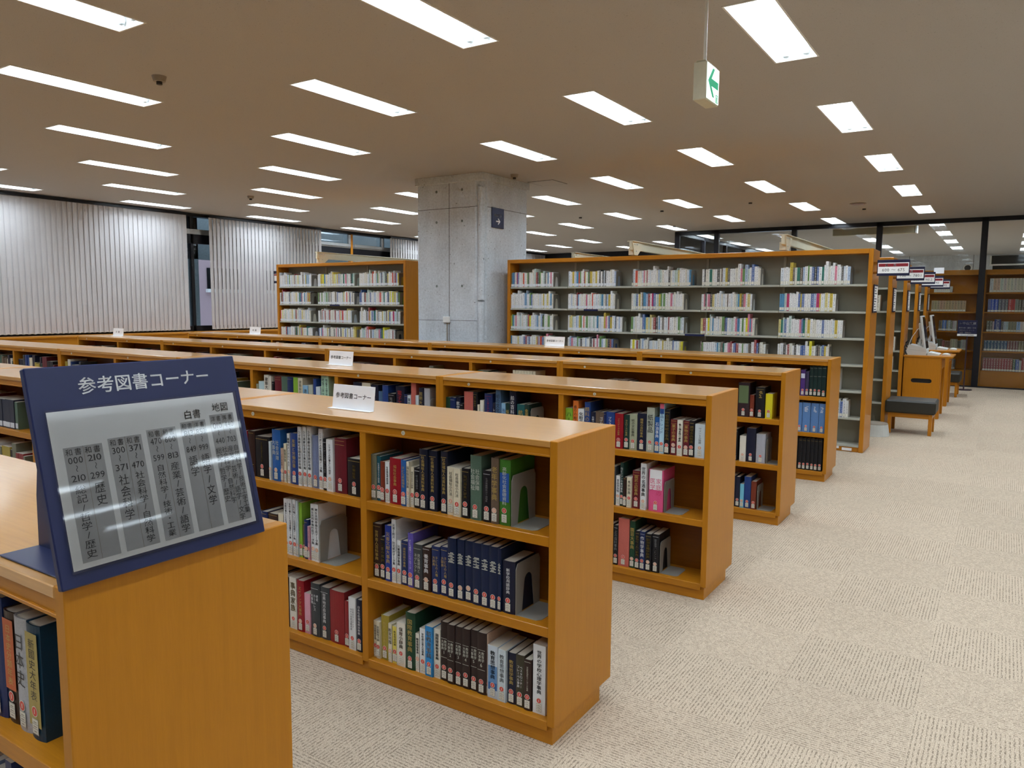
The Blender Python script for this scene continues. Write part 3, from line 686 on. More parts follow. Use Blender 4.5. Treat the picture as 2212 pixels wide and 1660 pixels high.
BOOKS = {
'B_R_0': (0.03,0.762,'''-0.9,0.031,0.19,olive,,gold
-0.868,0.022,0.184,teal,社会福祉カタカナ語辞典,white
-0.847,0.023,0.166,rust,,gold
-0.824,0.026,0.167,white,社会福祉用語辞典,black
-0.797,0.063,0.187,red,福祉社会事典,gold
-0.733,0.028,0.186,blue,子ども家庭福祉,gold
-0.706,0.017,0.182,cream,福祉施設用語集,black
-0.689,0.02,0.162,cream,福祉社会学小辞典,black
-0.669,0.032,0.16,black,社会福祉辞典,white
-0.637,0.04,0.241,navy2,社会福祉人名資料事典,gold
-0.596,0.043,0.238,navy2,社会福祉人名資料事典,gold
-0.533,0.033,0.242,navy2,社会福祉人名資料事典,gold
-0.501,0.035,0.186,cream,社会福祉小六法,black
-0.466,0.036,0.186,cream,社会福祉小六法,black
-0.429,0.037,0.19,black,現代福祉大辞典,gold
-0.39,0.05,0.244,sage,社会保障|社会福祉,pale
-0.334,0.038,0.193,black,生活保護関係法令通知集,white
-0.295,0.033,0.245,taupe,老年学事典,gold
-0.261,0.048,0.243,green,高齢化社会基礎資料,pale'''),
'B_R_1': (0.03,0.434,'''-0.899,0.048,0.229,brown,世界育人百科事典,gold
-0.851,0.024,0.182,black,災害の事典,gold
-0.824,0.038,0.233,blue2,災害文献大事典,gold
-0.784,0.025,0.264,white,災害と防災・防犯統計データ集,black
-0.761,0.023,0.18,white,災害復興学事典,black
-0.737,0.038,0.183,navy,虐待問題の事典,gold
-0.697,0.028,0.222,violet,子ども虐待ソーシャルワーク,white
-0.668,0.046,0.184,charcoal,児童虐待と|ネグレクト,pale
-0.621,0.04,0.18,brown,養育事典,white
-0.578,0.041,0.19,navy,子どもの人権|大辞典,gold
-0.536,0.038,0.195,navy,子どもの人権|大辞典,gold
-0.496,0.041,0.239,navy3,,pale
-0.454,0.035,0.239,navy3,,pale
-0.418,0.037,0.24,navy3,,pale
-0.38,0.039,0.24,navy3,,pale
-0.34,0.038,0.241,navy3,,pale
-0.301,0.038,0.241,navy3,,pale
-0.262,0.015,0.239,navy3,,pale
-0.245,0.056,0.198,ink,新学校用語辞典,white'''),
'B_R_2': (0.03,0.088,'''-0.923,0.02,0.158,cream,家庭教育文庫,black
-0.902,0.021,0.159,cream,家庭教育文庫,black
-0.88,0.043,0.191,mustard,教育人名辞典,gold
-0.837,0.022,0.165,cream,教育年鑑,black
-0.814,0.027,0.158,yellow,教育問題辞典,black
-0.785,0.049,0.184,ivory,保育小辞典,taupe
-0.735,0.051,0.239,dgreen,国際教育事典,gold
-0.683,0.022,0.16,ivory,教育情報事典,black
-0.66,0.033,0.187,white,学校創立者人名事典,black
-0.626,0.038,0.206,sky,新教育事典,white
-0.586,0.035,0.202,ivory,国際理解教育事典,black
-0.549,0.037,0.24,brown2,教育学|大事典|1,pale
-0.512,0.036,0.239,brown2,教育学|大事典|2,pale
-0.475,0.036,0.239,brown2,教育学|大事典|3,pale
-0.439,0.037,0.239,brown2,教育学|大事典|4,pale
-0.402,0.035,0.242,brown2,教育学|大事典|5,pale
-0.366,0.044,0.243,brown2,教育学|大事典|6,pale
-0.321,0.006,0.243,tan,,gold
-0.313,0.048,0.205,bluewhite,教育思想事典,black
-0.263,0.038,0.202,paleblue,教育思想事典,black
-0.223,0.038,0.197,ink,教育哲学事典,gold
-0.184,0.038,0.199,olivedark,ペスタロッチー|フレーベル事典,white
-0.145,0.033,0.194,brown,学校教育相談カウンセリング事典,pale
-0.109,0.055,0.259,white,世界の学校心理学事典,black'''),
'B_L_0': (0.03,0.762,'''-1.73,0.03,0.206,maroon,,gold
-1.7,0.029,0.209,red,労働年鑑,white
-1.67,0.048,0.212,brown,,gold
-1.622,0.1,0.193,black,社会保険審査会裁決集,gold
-1.518,0.016,0.177,paleblue,,black
-1.498,0.056,0.235,blue,社会保障|大事典,pale
-1.444,0.02,0.154,tan,くらしの辞典,black
-1.422,0.019,0.177,cream,産業保健,black
-1.4,0.018,0.224,white,職場のメンタルヘルス,black
-1.38,0.053,0.23,blue3,産業と労働白書,gold
-1.324,0.025,0.263,white,少子高齢社会総合統計年報,black
-1.298,0.024,0.265,white,少子高齢社会総合統計年報,black
-1.273,0.027,0.268,white,少子高齢社会総合統計年報,black
-1.243,0.04,0.233,slate,,black
-1.201,0.027,0.265,white,ニッポン人の生活時間データ集,black
-1.175,0.026,0.224,black,ニッポン人の暮らしの統計,white
-1.149,0.042,0.225,white,ニッポン人の暮らしの統計,black
-1.104,0.07,0.236,maroon,,gold
-1.027,0.083,0.159,black,労働総覧,gold'''),
'B_L_1': (0.03,0.434,'''-1.75,0.052,0.129,navy,,gold
-1.698,0.051,0.126,brown,,gold
-1.646,0.058,0.152,black,,gold
-1.587,0.041,0.171,navy,,gold
-1.546,0.072,0.169,brown,,gold
-1.473,0.037,0.178,cream,,black
-1.432,0.03,0.254,white,女性の暮らしと生活意識データ集,black
-1.4,0.028,0.257,white,女性の暮らしと生活意識データ集,black
-1.371,0.023,0.257,white,女性の暮らしと生活意識データ集,black
-1.347,0.013,0.255,paleblue,,black
-1.334,0.022,0.249,lime,,black
-1.314,0.014,0.151,taupe,,gold
-1.298,0.024,0.178,navy,,gold
-1.274,0.014,0.152,pink,ジェンダー入門,black
-1.256,0.026,0.256,white,男女共同参画社会データ集,black
-1.23,0.027,0.258,white,男女共同参画社会データ集,black'''),
'B_L_2': (0.03,0.088,'''-1.557,0.054,0.222,navy,,gold
-1.502,0.042,0.217,cream,,black
-1.459,0.052,0.234,brown,,gold
-1.405,0.047,0.241,ivory,事典家族,gold
-1.356,0.046,0.237,red,エイジング大事典,gold
-1.309,0.039,0.186,pink,,black
-1.268,0.057,0.243,charcoal,老年|ホームレス|大事典,white
-1.21,0.057,0.237,charcoal,世界地方自治事典,white
-1.151,0.087,0.236,red2,,gold
-1.06,0.028,0.205,red2,,gold
-1.029,0.043,0.231,white,日本ボランティア|NPO市民活動年表,black
-0.985,0.031,0.229,ink,日本社会福祉統計年表,white'''),
'A_0': (-1.575,0.762,'''-0.435,0.063,0.23,maroon,,gold
-0.371,0.056,0.24,navy,,gold
-0.317,0.048,0.221,brownlabel,日本史分類年表,gold
-0.269,0.049,0.221,silver,日本史,black
-0.22,0.051,0.22,navyteal,新國史大年表,black'''),
'C_R_0': (1.635,0.762,'''-0.878,0.048,0.203,lime,ハーブ,black
-0.829,0.035,0.249,orange,香りの総合事典,black
-0.793,0.041,0.205,white,化粧品事典,black
-0.751,0.037,0.247,blue3,顔料の事典,gold
-0.712,0.03,0.193,ink,石鹸ハンドブック,white
-0.681,0.022,0.199,taupe,,gold
-0.658,0.03,0.197,taupe,ゴム事典,white
-0.628,0.013,0.199,navy,,gold
-0.614,0.052,0.202,blue3,プラスチック,white
-0.559,0.05,0.198,red,プラスチック大辞典,gold
-0.506,0.033,0.194,dgreen2,セルロースの事典,gold
-0.472,0.045,0.201,sagelight,紙の文化事典,black
-0.426,0.055,0.209,ink,繊維の百科事典,gold
-0.37,0.045,0.246,sagepale,紙製品,black
-0.322,0.028,0.197,blue,石油事典,white
-0.296,0.028,0.273,pinkblue,食品トレンド,blue
-0.266,0.032,0.244,black,食品技術総合事典,gold
-0.23,0.038,0.194,maroon,菓子の事典,gold
-0.192,0.032,0.193,ivory,食と微生物の事典,black
-0.159,0.033,0.192,maroon,果物の事典,gold
-0.125,0.027,0.195,black,調理食品製造,gold
-0.096,0.057,0.18,paleblue,ワイン6カ国語,black'''),
'C_R_1': (1.635,0.434,'''-0.582,0.034,0.221,charcoal,,gold
-0.546,0.026,0.171,white,食品添加物,black
-0.521,0.019,0.249,dgreen2,ロビンソンの食材事典,white
-0.499,0.021,0.169,brown,,gold
-0.477,0.031,0.172,cream,馬術辞典,black
-0.446,0.048,0.214,maroon,国武士記事典,gold
-0.396,0.036,0.261,white,世界の名酒事典,black
-0.349,0.085,0.233,pinkbox,家庭の|医学,pink'''),
'C_R_2': (1.635,0.088,'''-0.584,0.031,0.235,brown,,gold
-0.551,0.026,0.231,black,土の百科事典,white
-0.524,0.067,0.277,salmon,,gold
-0.455,0.032,0.269,dgreen,園芸大事典,gold
-0.42,0.027,0.22,black,植物ウイルス事典,gold
-0.392,0.032,0.221,navy,作物学事典,white
-0.358,0.036,0.215,black,植物育種学辞典,gold
-0.321,0.043,0.218,black,雑草管理ハンドブック,white'''),
'C_1_0': (1.635,0.762,'''-1.76,0.035,0.203,dgreen,,gold
-1.724,0.042,0.202,navy,,pale
-1.68,0.034,0.208,ink,航空工学,white
-1.645,0.022,0.17,black,,white
-1.619,0.073,0.249,salmon,,gold
-1.545,0.033,0.251,black,電子顕微鏡ハンドブック,gold
-1.51,0.018,0.172,cream,,black
-1.49,0.03,0.202,ivory,,black
-1.456,0.06,0.248,navy,レーザーハンドブック,red
-1.395,0.024,0.193,ink,レーザ,white
-1.369,0.037,0.278,slateblue,船の文化事典,black
-1.33,0.031,0.196,paleblue2,海洋,blue
-1.298,0.029,0.197,dgreen2,船舶,gold
-1.269,0.046,0.274,ink,船の百科事典,white
-1.215,0.055,0.198,tealdark,航海,gold
-1.158,0.033,0.202,dgreen2,金属便覧,gold'''),
'C_2_0': (1.635,0.762,'''-2.659,0.063,0.198,navy,,gold
-2.594,0.09,0.249,ink,,gold
-2.502,0.081,0.251,cream,,black
-2.419,0.068,0.242,ink,電気工学事典,pale
-2.351,0.035,0.2,slateblue,,white
-2.313,0.053,0.245,blue3,,red
-2.259,0.06,0.193,black,電機工学,white
-2.196,0.076,0.246,ink,電子工学,red
-2.119,0.028,0.195,navy,,gold
-2.09,0.031,0.191,paleblue,電気入門,black
-2.056,0.043,0.281,salmon,,gold
-2.013,0.028,0.196,paleblue,,black
-1.984,0.037,0.249,ink,照明大事典,gold
-1.946,0.049,0.248,silver,,black'''),
'C_3_0': (1.635,0.762,'''-3.638,0.026,0.171,sagelight,,black
-3.61,0.064,0.194,tealwhite,,black
-3.54,0.057,0.248,ivory,建築大辞典,black
-3.482,0.024,0.239,ivory,,black
-3.459,0.028,0.198,black,,white
-3.427,0.079,0.246,maroon,,gold
-3.346,0.069,0.246,sage,,gold
-3.276,0.063,0.247,navy,,gold
-3.211,0.052,0.248,lime,,black
-3.157,0.051,0.246,cream,建築設計資料,black
-3.106,0.057,0.194,paleblue2,建築,black
-3.047,0.048,0.201,sagepale,,black
-2.995,0.034,0.249,blue3,,white
-2.961,0.045,0.192,paleblue,,black
-2.912,0.038,0.279,mint,地盤工学大辞典,black
-2.872,0.043,0.282,mint,地盤工学大辞典,black'''),
'D_R_0': (3.28,0.762,'''-0.357,0.083,0.248,brown3,,pale
-0.27,0.029,0.163,rust,,gold
-0.231,0.064,0.222,black,#,gold
-0.159,0.049,0.18,yellow2,,black'''),
'D_R_1': (3.28,0.434,'''-0.384,0.037,0.233,black,,pale
-0.331,0.047,0.187,ivory,,black
-0.285,0.066,0.248,ink,,gold
-0.213,0.066,0.212,silver2,,black'''),
'D_R_2': (3.28,0.088,'''-0.388,0.036,0.229,ink,,gold
-0.35,0.031,0.225,ink,,pale
-0.315,0.028,0.177,sky2,,black
-0.288,0.049,0.234,blue3,,gold
-0.235,0.037,0.206,rust,,gold'''),
'E_R_0': (4.91,0.762,'''-0.348,0.031,0.224,maroon,,gold
-0.315,0.036,0.231,ink,,gold
-0.275,0.04,0.233,purple,,white
-0.233,0.029,0.221,inkpurple,,gold
-0.2,0.03,0.268,dgreen3,,pale
-0.168,0.034,0.27,dgreen3,,pale
-0.132,0.035,0.272,dgreen3,,pale
-0.096,0.038,0.274,dgreen3,,pale'''),
'E_R_1': (4.91,0.434,'''-0.335,0.046,0.267,steel,,white
-0.286,0.037,0.266,steel,,white
-0.246,0.068,0.267,steel,#,white
-0.175,0.067,0.267,steel,#,white
-0.105,0.051,0.267,steel,#,white'''),
'E_R_2': (4.91,0.088,'''-0.341,0.033,0.281,black,,gold
-0.306,0.034,0.285,black,,gold
-0.268,0.033,0.286,black,,gold
-0.233,0.032,0.287,black,,gold
-0.199,0.033,0.288,black,,gold
-0.164,0.032,0.289,black,,gold
-0.13,0.031,0.289,black,,gold
-0.097,0.034,0.29,black,,gold'''),

}
ROWKEY = {'A': 'first', 'B': 'second', 'C': 'third', 'D': 'fourth', 'E': 'fifth'}
TIER = ['top', 'middle', 'bottom']
BAYW = {'R': 0, 'L': 1, '1': 1, '2': 2, '3': 3}
all_titles = ''.join(ln.split(',')[4] for _, (_, _, s) in BOOKS.items() for ln in s.split('\n'))
SIGNTEXT = '|参考図書コーナー白書地図和洋0123456789～/総記哲学歴史社会科自然技術・工業産芸語文中山庫→←600675.~図現代小説趣味実用旅行ガイドブック新聞雑誌など非常口'
load_glyphs(all_titles + SIGNTEXT)
def place_books(key, ent):
    Y, zs, s = ent; row = ROWKEY[key[0]]; kk = key.split('_')
    tier = int(kk[-1]); bi = BAYW[kk[1]] if len(kk) == 3 else 0
    bay = BAYS[row][bi]; bw = {0: 'aisle bay', 1: 'second bay', 2: 'third bay', 3: 'fourth bay'}[bi]
    rowsL = [ln.split(',') for ln in s.split('\n')]
    n = len(rowsL); prev = bay[0]+.001
    clear = (1.043 if tier == 0 else SHELF[tier-1]-.036) - SHELF[tier]
    for i, (x, w_, h, c, t, tc) in enumerate(rowsL):
        x, w_, h = float(x), float(w_)-.0008, min(float(h), clear-.004)
        x = max(x, prev); prev = x+w_+.0004
        if prev > bay[1]: continue
        wd = 'thin ' if w_ < .024 else ('thick ' if w_ > .05 else '')
        lb = f'{wd}{CNAME.get(c, c)} book, {ordw(n-1-i)} from aisle, {TIER[tier]} shelf, {bw}, {row} row'
        make_book(x, Y + random.uniform(-.003, .006), SHELF[tier], w_, h, c, t, tc, lb, f'reference books of the {row} low bookcase row')
for key, ent in BOOKS.items(): place_books(key, ent)

# bookends
def bookend_mesh(wd=.135, ht=.155, name='bookend'):
    """steel L: upright plate in the yz plane at x=0 with an arched opening, foot towards +x."""
    b = MB(); th = .0016; r = .014
    out = []
    for cx, cz, a0 in ((r, ht-r, 180), (wd-r, ht-r, 90)):
        for k in range(5): a = math.radians(a0-k*22.5); out.append((cx+r*math.cos(a), cz+r*math.sin(a)))
    inn = []
    x0, x1, zt = wd*.34, wd*.66, ht*.72
    for k in range(9):
        a = math.radians(180-k*22.5); inn.append(((x0+x1)/2+(x1-x0)/2*math.cos(a), zt-.02+.02*math.sin(a)))
    ring_o = [(0, 0)]+out+[(wd, 0)]; ring_i = [(x0-.012, 0)]+inn+[(x1+.012, 0)]
    # strip between outer and inner outline
    def at(ring, t):
        L = [0]
        for p, q in zip(ring, ring[1:]): L.append(L[-1]+math.dist(p, q))
        t *= L[-1]
        for i in range(len(ring)-1):
            if t <= L[i+1]+1e-9:
                k = (t-L[i])/max(1e-9, L[i+1]-L[i]); return (ring[i][0]+(ring[i+1][0]-ring[i][0])*k, ring[i][1]+(ring[i+1][1]-ring[i][1])*k)
        return ring[-1]
    N = 22
    for i in range(N):
        o0, o1, i0, i1 = at(ring_o, i/N), at(ring_o, (i+1)/N), at(ring_i, i/N), at(ring_i, (i+1)/N)
        for xx in (0, th): b.quad((xx, *o0), (xx, *o1), (xx, *i1), (xx, *i0))
        b.quad((0, *o0), (th, *o0), (th, *o1), (0, *o1)); b.quad((0, *i0), (th, *i0), (th, *i1), (0, *i1))
    up = mesh_from(name, b.v, b.f, ['bookend_grey'])
    ft = MB().prism([(th, .004), (.085, .004), (.1, .018), (.1, wd-.018), (.085, wd-.004), (th, wd-.004)], 'z', 0, .0016).mesh('foot', 'bookend_grey')
    return up, ft
be_up, be_ft = bookend_mesh()
def bookend(x, y, z, label, s=1.0):
    o = obj('bookend', be_up, None, (x, y, z)); o.scale = (1, min(s, 1.25), s); tag(o, label, 'bookend', 'steel bookends'); obj('foot', be_ft, o); return o
bookend(-.205, .03, SHELF[0], 'grey steel bookend beside the green book, second row top shelf', 1.22)
bookend(-.184, .03, SHELF[1], 'grey steel bookend beside the dark book, second row middle shelf', 1.25)
bookend(-1.198, .03, SHELF[1], 'grey steel bookend beside white volumes in second bay, second row', 1.2)
bookend(-.258, 1.64, SHELF[1], 'grey steel bookend beside the pink boxed book, third row', 1.1)
bookend(-.272, 1.64, SHELF[2], 'grey steel bookend beside black books, third row bottom shelf', 1.15)
bookend(-1.118, 1.64, SHELF[0], 'grey steel bookend beside green books, third row second bay', 1.15)
bookend(-1.892, 1.64, SHELF[0], 'grey steel bookend beside grey book, third row third bay', 1.15)
bookend(-.140, 3.28, SHELF[1], 'grey steel bookend beside light grey book, fourth row', 1.15)
bookend(-.190, 3.28, SHELF[2], 'grey steel bookend beside brown book, fourth row bottom shelf', 1.15)
# the slim white set numbered 1 to 8 on the fourth row
b1 = BAYS['fourth'][2]
for i in range(8):
    make_book(-2.315+i*.029, 3.285, SHELF[0], .028, .235, 'cream', str(i+1), 'black', f'cream volume numbered {i+1} in the set, fourth row, {ordw(i)} of eight', 'cream volumes numbered one to eight', sticker=False)

# ---------------------------------------------------------------- uncounted rest of the reference books: one object
PAL_REF = ['navy','maroon','brown','black','ink','dgreen','red2','blue3','sage','cream','ivory','taupe','charcoal','white','mustard','teal','olive','slate']
PAL_LEND = [((240,240,238),38),((232,228,214),18),((220,228,234),12),((196,214,206),5),((180,198,222),5),((60,96,160),5),((150,40,48),4),((214,190,80),3),((40,44,52),6),
            ((88,150,190),4),((120,160,96),3),((226,140,160),2),((222,90,60),2),((84,70,60),3),((52,128,110),2),((226,212,140),4),((200,60,110),1),((232,224,60),1)]
def pick():
    t = random.uniform(0, sum(p[1] for p in PAL_LEND))
    for c, n in PAL_LEND:
        t -= n
        if t <= 0: return c
    return PAL_LEND[0][0]
class Heap:
    def __init__(s): s.v = []; s.f = []; s.c = []; s.uv = []; s.mi = []
    def book(s, x, y, z, w, h, d, col, label=True, prn=True):
        n = len(s.v); x1, z1, y1 = x+w, z+h, y+d
        s.v += [(x,y,z),(x1,y,z),(x1,y,z1),(x,y,z1),(x,y1,z),(x1,y1,z),(x1,y1,z1),(x,y1,z1)]
        c = rgba(col)
        def add(q, uv, cc, m=0): s.f.append(tuple(n+i for i in q)); s.uv.append(uv); s.c.append(cc); s.mi.append(m)
        zero = [(0, 0)]*4
        u0 = 100 if prn else 10; v0 = R()*50
        add((0,1,2,3), [(u0, v0), (u0+1, v0), (u0+1, v0+h), (u0, v0+h)], c)
        add((3,2,6,7), zero, rgba((216,210,196))); add((0,3,7,4), zero, c); add((1,5,6,2), zero, c); add((0,4,5,1), zero, c); add((4,7,6,5), zero, c)
        if label:
            n2 = len(s.v); e = .0016
            s.v += [(x+w*.04,y-e,z+.008),(x1-w*.04,y-e,z+.008),(x1-w*.04,y-e,z+.04),(x+w*.04,y-e,z+.04)]
            s.f.append((n2,n2+1,n2+2,n2+3)); s.uv.append(zero); s.c.append(rgba((222,226,230))); s.mi.append(0)
    def mesh(s, name):
        me = bpy.data.meshes.new(name); me.from_pydata(s.v, [], s.f); me.materials.append(M['small_book_attr'])
        a = me.color_attributes.new('col', 'FLOAT_COLOR', 'CORNER'); u = me.uv_layers.new(name='uv')
        k = 0
        for fc, uv, c in zip(s.f, s.uv, s.c):
            for i in range(len(fc)): a.data[k].color = c; u.data[k].uv = uv[i]; k += 1
        me.update(); return me
rest = Heap()
def fill_ref(row, bi, tier, a, b, hmin=.16, hmax=.25):
    y, _, _ = ROWS[row]; bay = BAYS[row][bi]; L = bay[1]-bay[0]; x = bay[0]+a*L; e = bay[0]+b*L
    while x < e-.02:
        w_ = random.uniform(.02, .06); rep = random.choice([1, 1, 1, 2, 4]); h = random.uniform(hmin, hmax); c = COLOR[random.choice(PAL_REF)]
        for _ in range(rep):
            if x+w_ > e: break
            rest.book(x, y+.026+random.uniform(0, .01), SHELF[tier], w_-.001, min(h, .278), .16, c, True, False); x += w_
        if R() < .1: x += random.uniform(.03, .12)
for bi in (2, 3, 4, 5): 
    for tr_ in range(3): fill_ref('second', bi, tr_, .0, random.uniform(.7, .97))
for bi in (4, 5, 6, 7, 8): fill_ref('third', bi, 0, .02, random.uniform(.75, .95))
fill_ref('third', 1, 1, .05, .8); fill_ref('third', 1, 2, .05, .8); fill_ref('third', 0, 1, 0, .3); fill_ref('third', 0, 2, 0, .3)
for bi in (1, 2, 3, 4, 5, 6, 7, 8, 9): fill_ref('fourth', bi, 0, .05, random.uniform(.5, .9) if bi != 2 else .3, .16, .225)
fill_ref('fourth', 0, 1, .1, .5); fill_ref('fourth', 0, 2, .1, .5)
for bi in range(1, 10): fill_ref('fifth', bi, 0, .05, random.uniform(.5, .9), .17, .26)
fill_ref('fifth', 0, 0, .02, .55); fill_ref('fifth', 0, 1, .02, .55); fill_ref('fifth', 0, 2, .02, .55)
fill_ref('first', 0, 1, .1, .95); fill_ref('first', 0, 2, .1, .95); fill_ref('first', 0, 0, .0, .48)
tag(obj('reference_books', rest.mesh('reference_books')), 'remaining reference books standing deep in the low bookcases', 'books', None, 'stuff')

# ------------------------------------------------------------------ tall steel bookcases
TZ = [1.80, 1.512, 1.227, .942, .66, .37, .075]
def tall_bookcase(xr, xl, nb, y, label, ht=2.17, dz=1.0, depth=.465, lower=True):
    L = xr-xl; r = root('tall_bookcase', (xr, y, 0), label, 'bookcase', 'tall steel bookcases with wooden ends')
    for x in (-.045, -L): boxpart('end_panel', r, x, x+.045, 0, depth, 0, ht, 'wood_orange_z', .004)
    boxpart('top_panel', r, -L+.045, -.045, 0, depth, ht-.05, ht, 'wood_orange_x', .003)
    boxpart('plinth', r, -L+.045, -.045, .02, depth-.02, 0, .052, 'wood_orange_x', .002)
    bw = (L-.09)/nb; bays = []
    for i in range(nb):
        x0 = -L+.045+i*bw; bays.append((xr+x0, xr+x0+bw))
        boxpart('back_panel', r, x0+.002, x0+bw-.002, depth/2-.004, depth/2+.004, .052, ht-.05, 'steel_grey', 0)
        if i: boxpart('upright', r, x0-.014, x0+.014, depth/2-.02, depth/2+.02, .052, ht-.05, 'steel_shelf', .001)
        for z in TZ:
            zz = z*dz
            boxpart('shelf', r, x0+.002, x0+bw-.002, .012, depth/2-.02, zz-.022, zz, 'steel_shelf', .001)
    return r, [(xr+(-L+.045+i*bw), xr+(-L+.045+(i+1)*bw)) for i in range(nb)]
Frow, FB = tall_bookcase(.043, -4.535, 5, 6.55, 'tall grey steel bookcase with wooden ends along the concrete column')
Grow, GB = tall_bookcase(-6.37, -9.27, 3, 6.55, 'shorter tall steel bookcase standing between column and blinds', ht=2.215, dz=1.022)
tall_rows = []
for i, y in enumerate((8.2, 9.83, 11.46, 13.09)):
    tall_rows.append(tall_bookcase(.043, -4.535, 5, y, f'tall steel bookcase, {ordw(i)} row behind the one by the column'))
lend = Heap(); n_ind = 0
LEND_ME = {}
def lending_book(x, y, z, w_, h, d, c, label):
    hp = Heap(); hp.book(0, 0, 0, w_, h, d, c)
    me = bpy.data.meshes.new('lending_book'); me.from_pydata(hp.v, [], hp.f); me.materials.append(M['small_book']); me.materials.append(M['label_white']); me.materials.append(M['pages'])
    u = me.uv_layers.new(name='uv'); k = 0
    for fc, uv in zip(hp.f, hp.uv):
        for i in range(4): u.data[k].uv = uv[i]; k += 1
    mi = [0, 2, 0, 0, 0, 0, 1]; me.polygons.foreach_set('material_index', mi); me.update()
    o = obj('lending_book', me, None, (x, y, z)); o.color = rgba(c); tag(o, label, 'book', 'lending books of the tall steel bookcase'); return o
def cname(c):
    r_, g, b_ = c; mx, mn = max(c), min(c)
    if mx-mn < 26: return 'white' if mx > 200 else ('grey' if mx > 110 else 'black')
    if mx > 195 and mn > 180: return 'pale'
    if r_ == mx: return 'yellow' if g > 150 and b_ < 150 else ('pink' if b_ > 90 and r_ > 180 else ('red' if g < 100 else 'brown'))
    return 'green' if g == mx else 'blue'
FILL = [[.80, .80, .90, .80, .86], [.80, .80, .80, .70, .69], [.80, .92, .80, .76, .80], [.80, .78, .80, .90, .66]]
def fill_tall(bays, y, tiers, fills, dz, indiv, tag_fn):
    global n_ind
    for ti in tiers:
        for bi, (x0, x1) in enumerate(bays):
            z = TZ[ti]*dz; e = x0+.006+(x1-x0)*(fills[ti][bi]-.05); x = x0+.006; lst = []
            base = pick()
            while x < e-.012:
                w_ = random.choice([.014, .017, .02, .022, .024, .027, .03]); h = random.choice([.186, .188, .19, .193, .196, .2, .21, .19]) if R() > .07 else random.uniform(.22, .25)
                if ti == 3: h = min(h, .24)
                lst.append((x, w_, h, random.uniform(.13, .16), pick())); x += w_+.0006
            for q, (xx, w_, h, d, c) in enumerate(lst):
                yy = y+.02+random.uniform(-.002, .003)
                if indiv and bi in indiv and n_ind < 300:
                    n_ind += 1
                    lending_book(xx, yy, z, w_-.0006, h, d, c, f'{cname(c)} lending book, {ordw(len(lst)-1-q)} from bookend, {TIERT[ti]} shelf, {ordw(4-bi)} bay from aisle, tall bookcase')
                else: lend.book(xx, yy, z, w_-.0006, h, d, c)
            bookend(x+.001, y+.03, z, tag_fn(ti, bi), 1.2)
TIERT = ['top', 'second', 'third', 'fourth', 'fifth', 'sixth']
# nearest bays first for the single books
fill_tall(FB, 6.55, range(4), FILL, 1.0, (4, 3, 2), lambda t, b: f'grey bookend on {TIERT[t]} shelf of {ordw(4-b)} bay from aisle, tall bookcase')
fill_tall(GB, 6.55, range(4), [[.88, .92, .92], [.86, .92, .95], [.84, .86, .95], [.88, .97, .86]], 1.022, None, lambda t, b: f'grey bookend on {TIERT[t]} shelf, {ordw(2-b)} bay from column, bookcase by blinds')
x0 = FB[4][0]
lending_book(x0+.62, 6.57, TZ[4], .05, .235, .16, (228,228,224), 'thick white book standing alone on fifth shelf of tall bookcase')
xx = x0+.60
for i, (w_, h, c) in enumerate(((.016,.17,(206,216,226)),(.02,.178,(50,66,90)),(.026,.182,(226,228,228)),(.024,.192,(206,216,216)),(.024,.17,(34,84,160)),(.034,.2,(228,228,228)),(.022,.182,(224,224,220)))):
    lending_book(xx, 6.57, TZ[5], w_, h, .14, c, f'{cname(c)} book, {ordw(i)} of seven on the otherwise empty sixth shelf, tall bookcase'); xx += w_+.001
for n, (r_, bays) in enumerate(tall_rows):
    y = 8.2+1.63*n
    for ti in range(6):
        a, b = bays[4]; x = a+.01; e = a+(b-a)*random.uniform(.45, .7)
        while x < e:
            w_ = random.uniform(.016, .03); lend.book(x, y+.02, TZ[ti], w_, random.uniform(.185, .2), .14, pick()); x += w_+.001
tag(obj('lending_books', lend.mesh('lending_books')), 'remaining lending books packed on the tall steel bookcases', 'books', None, 'stuff')
lb2 = lending_book(.0-.13, 8.225, TZ[1], .045, .2, .15, (226,222,206), 'cream book alone at the end of second tall row')
for z_, w_ in ((TZ[3], .05), (TZ[4], .035)):
    lending_book(-.12, 9.855, z_, w_, .2, .15, (226,222,206), f'cream book at the end of third tall row, {"upper" if z_ == TZ[3] else "lower"} of two')
# small label holders and shelf tags on the tall bookcases
for x, zt in ((-3.35, TZ[1]), (-1.98, TZ[2])):
    tag(boxpart('shelf_tag', None, x, x+.24 if x > -3 else x+.2, 6.556, 6.5615, zt-.026, zt-.002, 'navy_panel', .0005), f'dark blue shelf tag clipped to the {"second" if zt == TZ[1] else "third"} shelf edge', 'shelf tag', 'blue shelf tags')
tag(boxpart('shelf_tag', None, -8.0, -7.78, 6.556, 6.5615, TZ[1]*1.022-.026, TZ[1]*1.022-.002, 'navy_panel', .0005), 'dark blue shelf tag on the bookcase beside the blinds', 'shelf tag', 'blue shelf tags')
for i, (x, z_) in enumerate(((-.30, .03), (-.17, .014))):
    tag(boxpart('floor_label', None, x, x+.1, 6.564, 6.5698, z_-.004, z_+.026, 'paper_white', .0005), f'small white label stuck on the tall bookcase plinth, {ordw(i)} one', 'label', 'plinth labels')
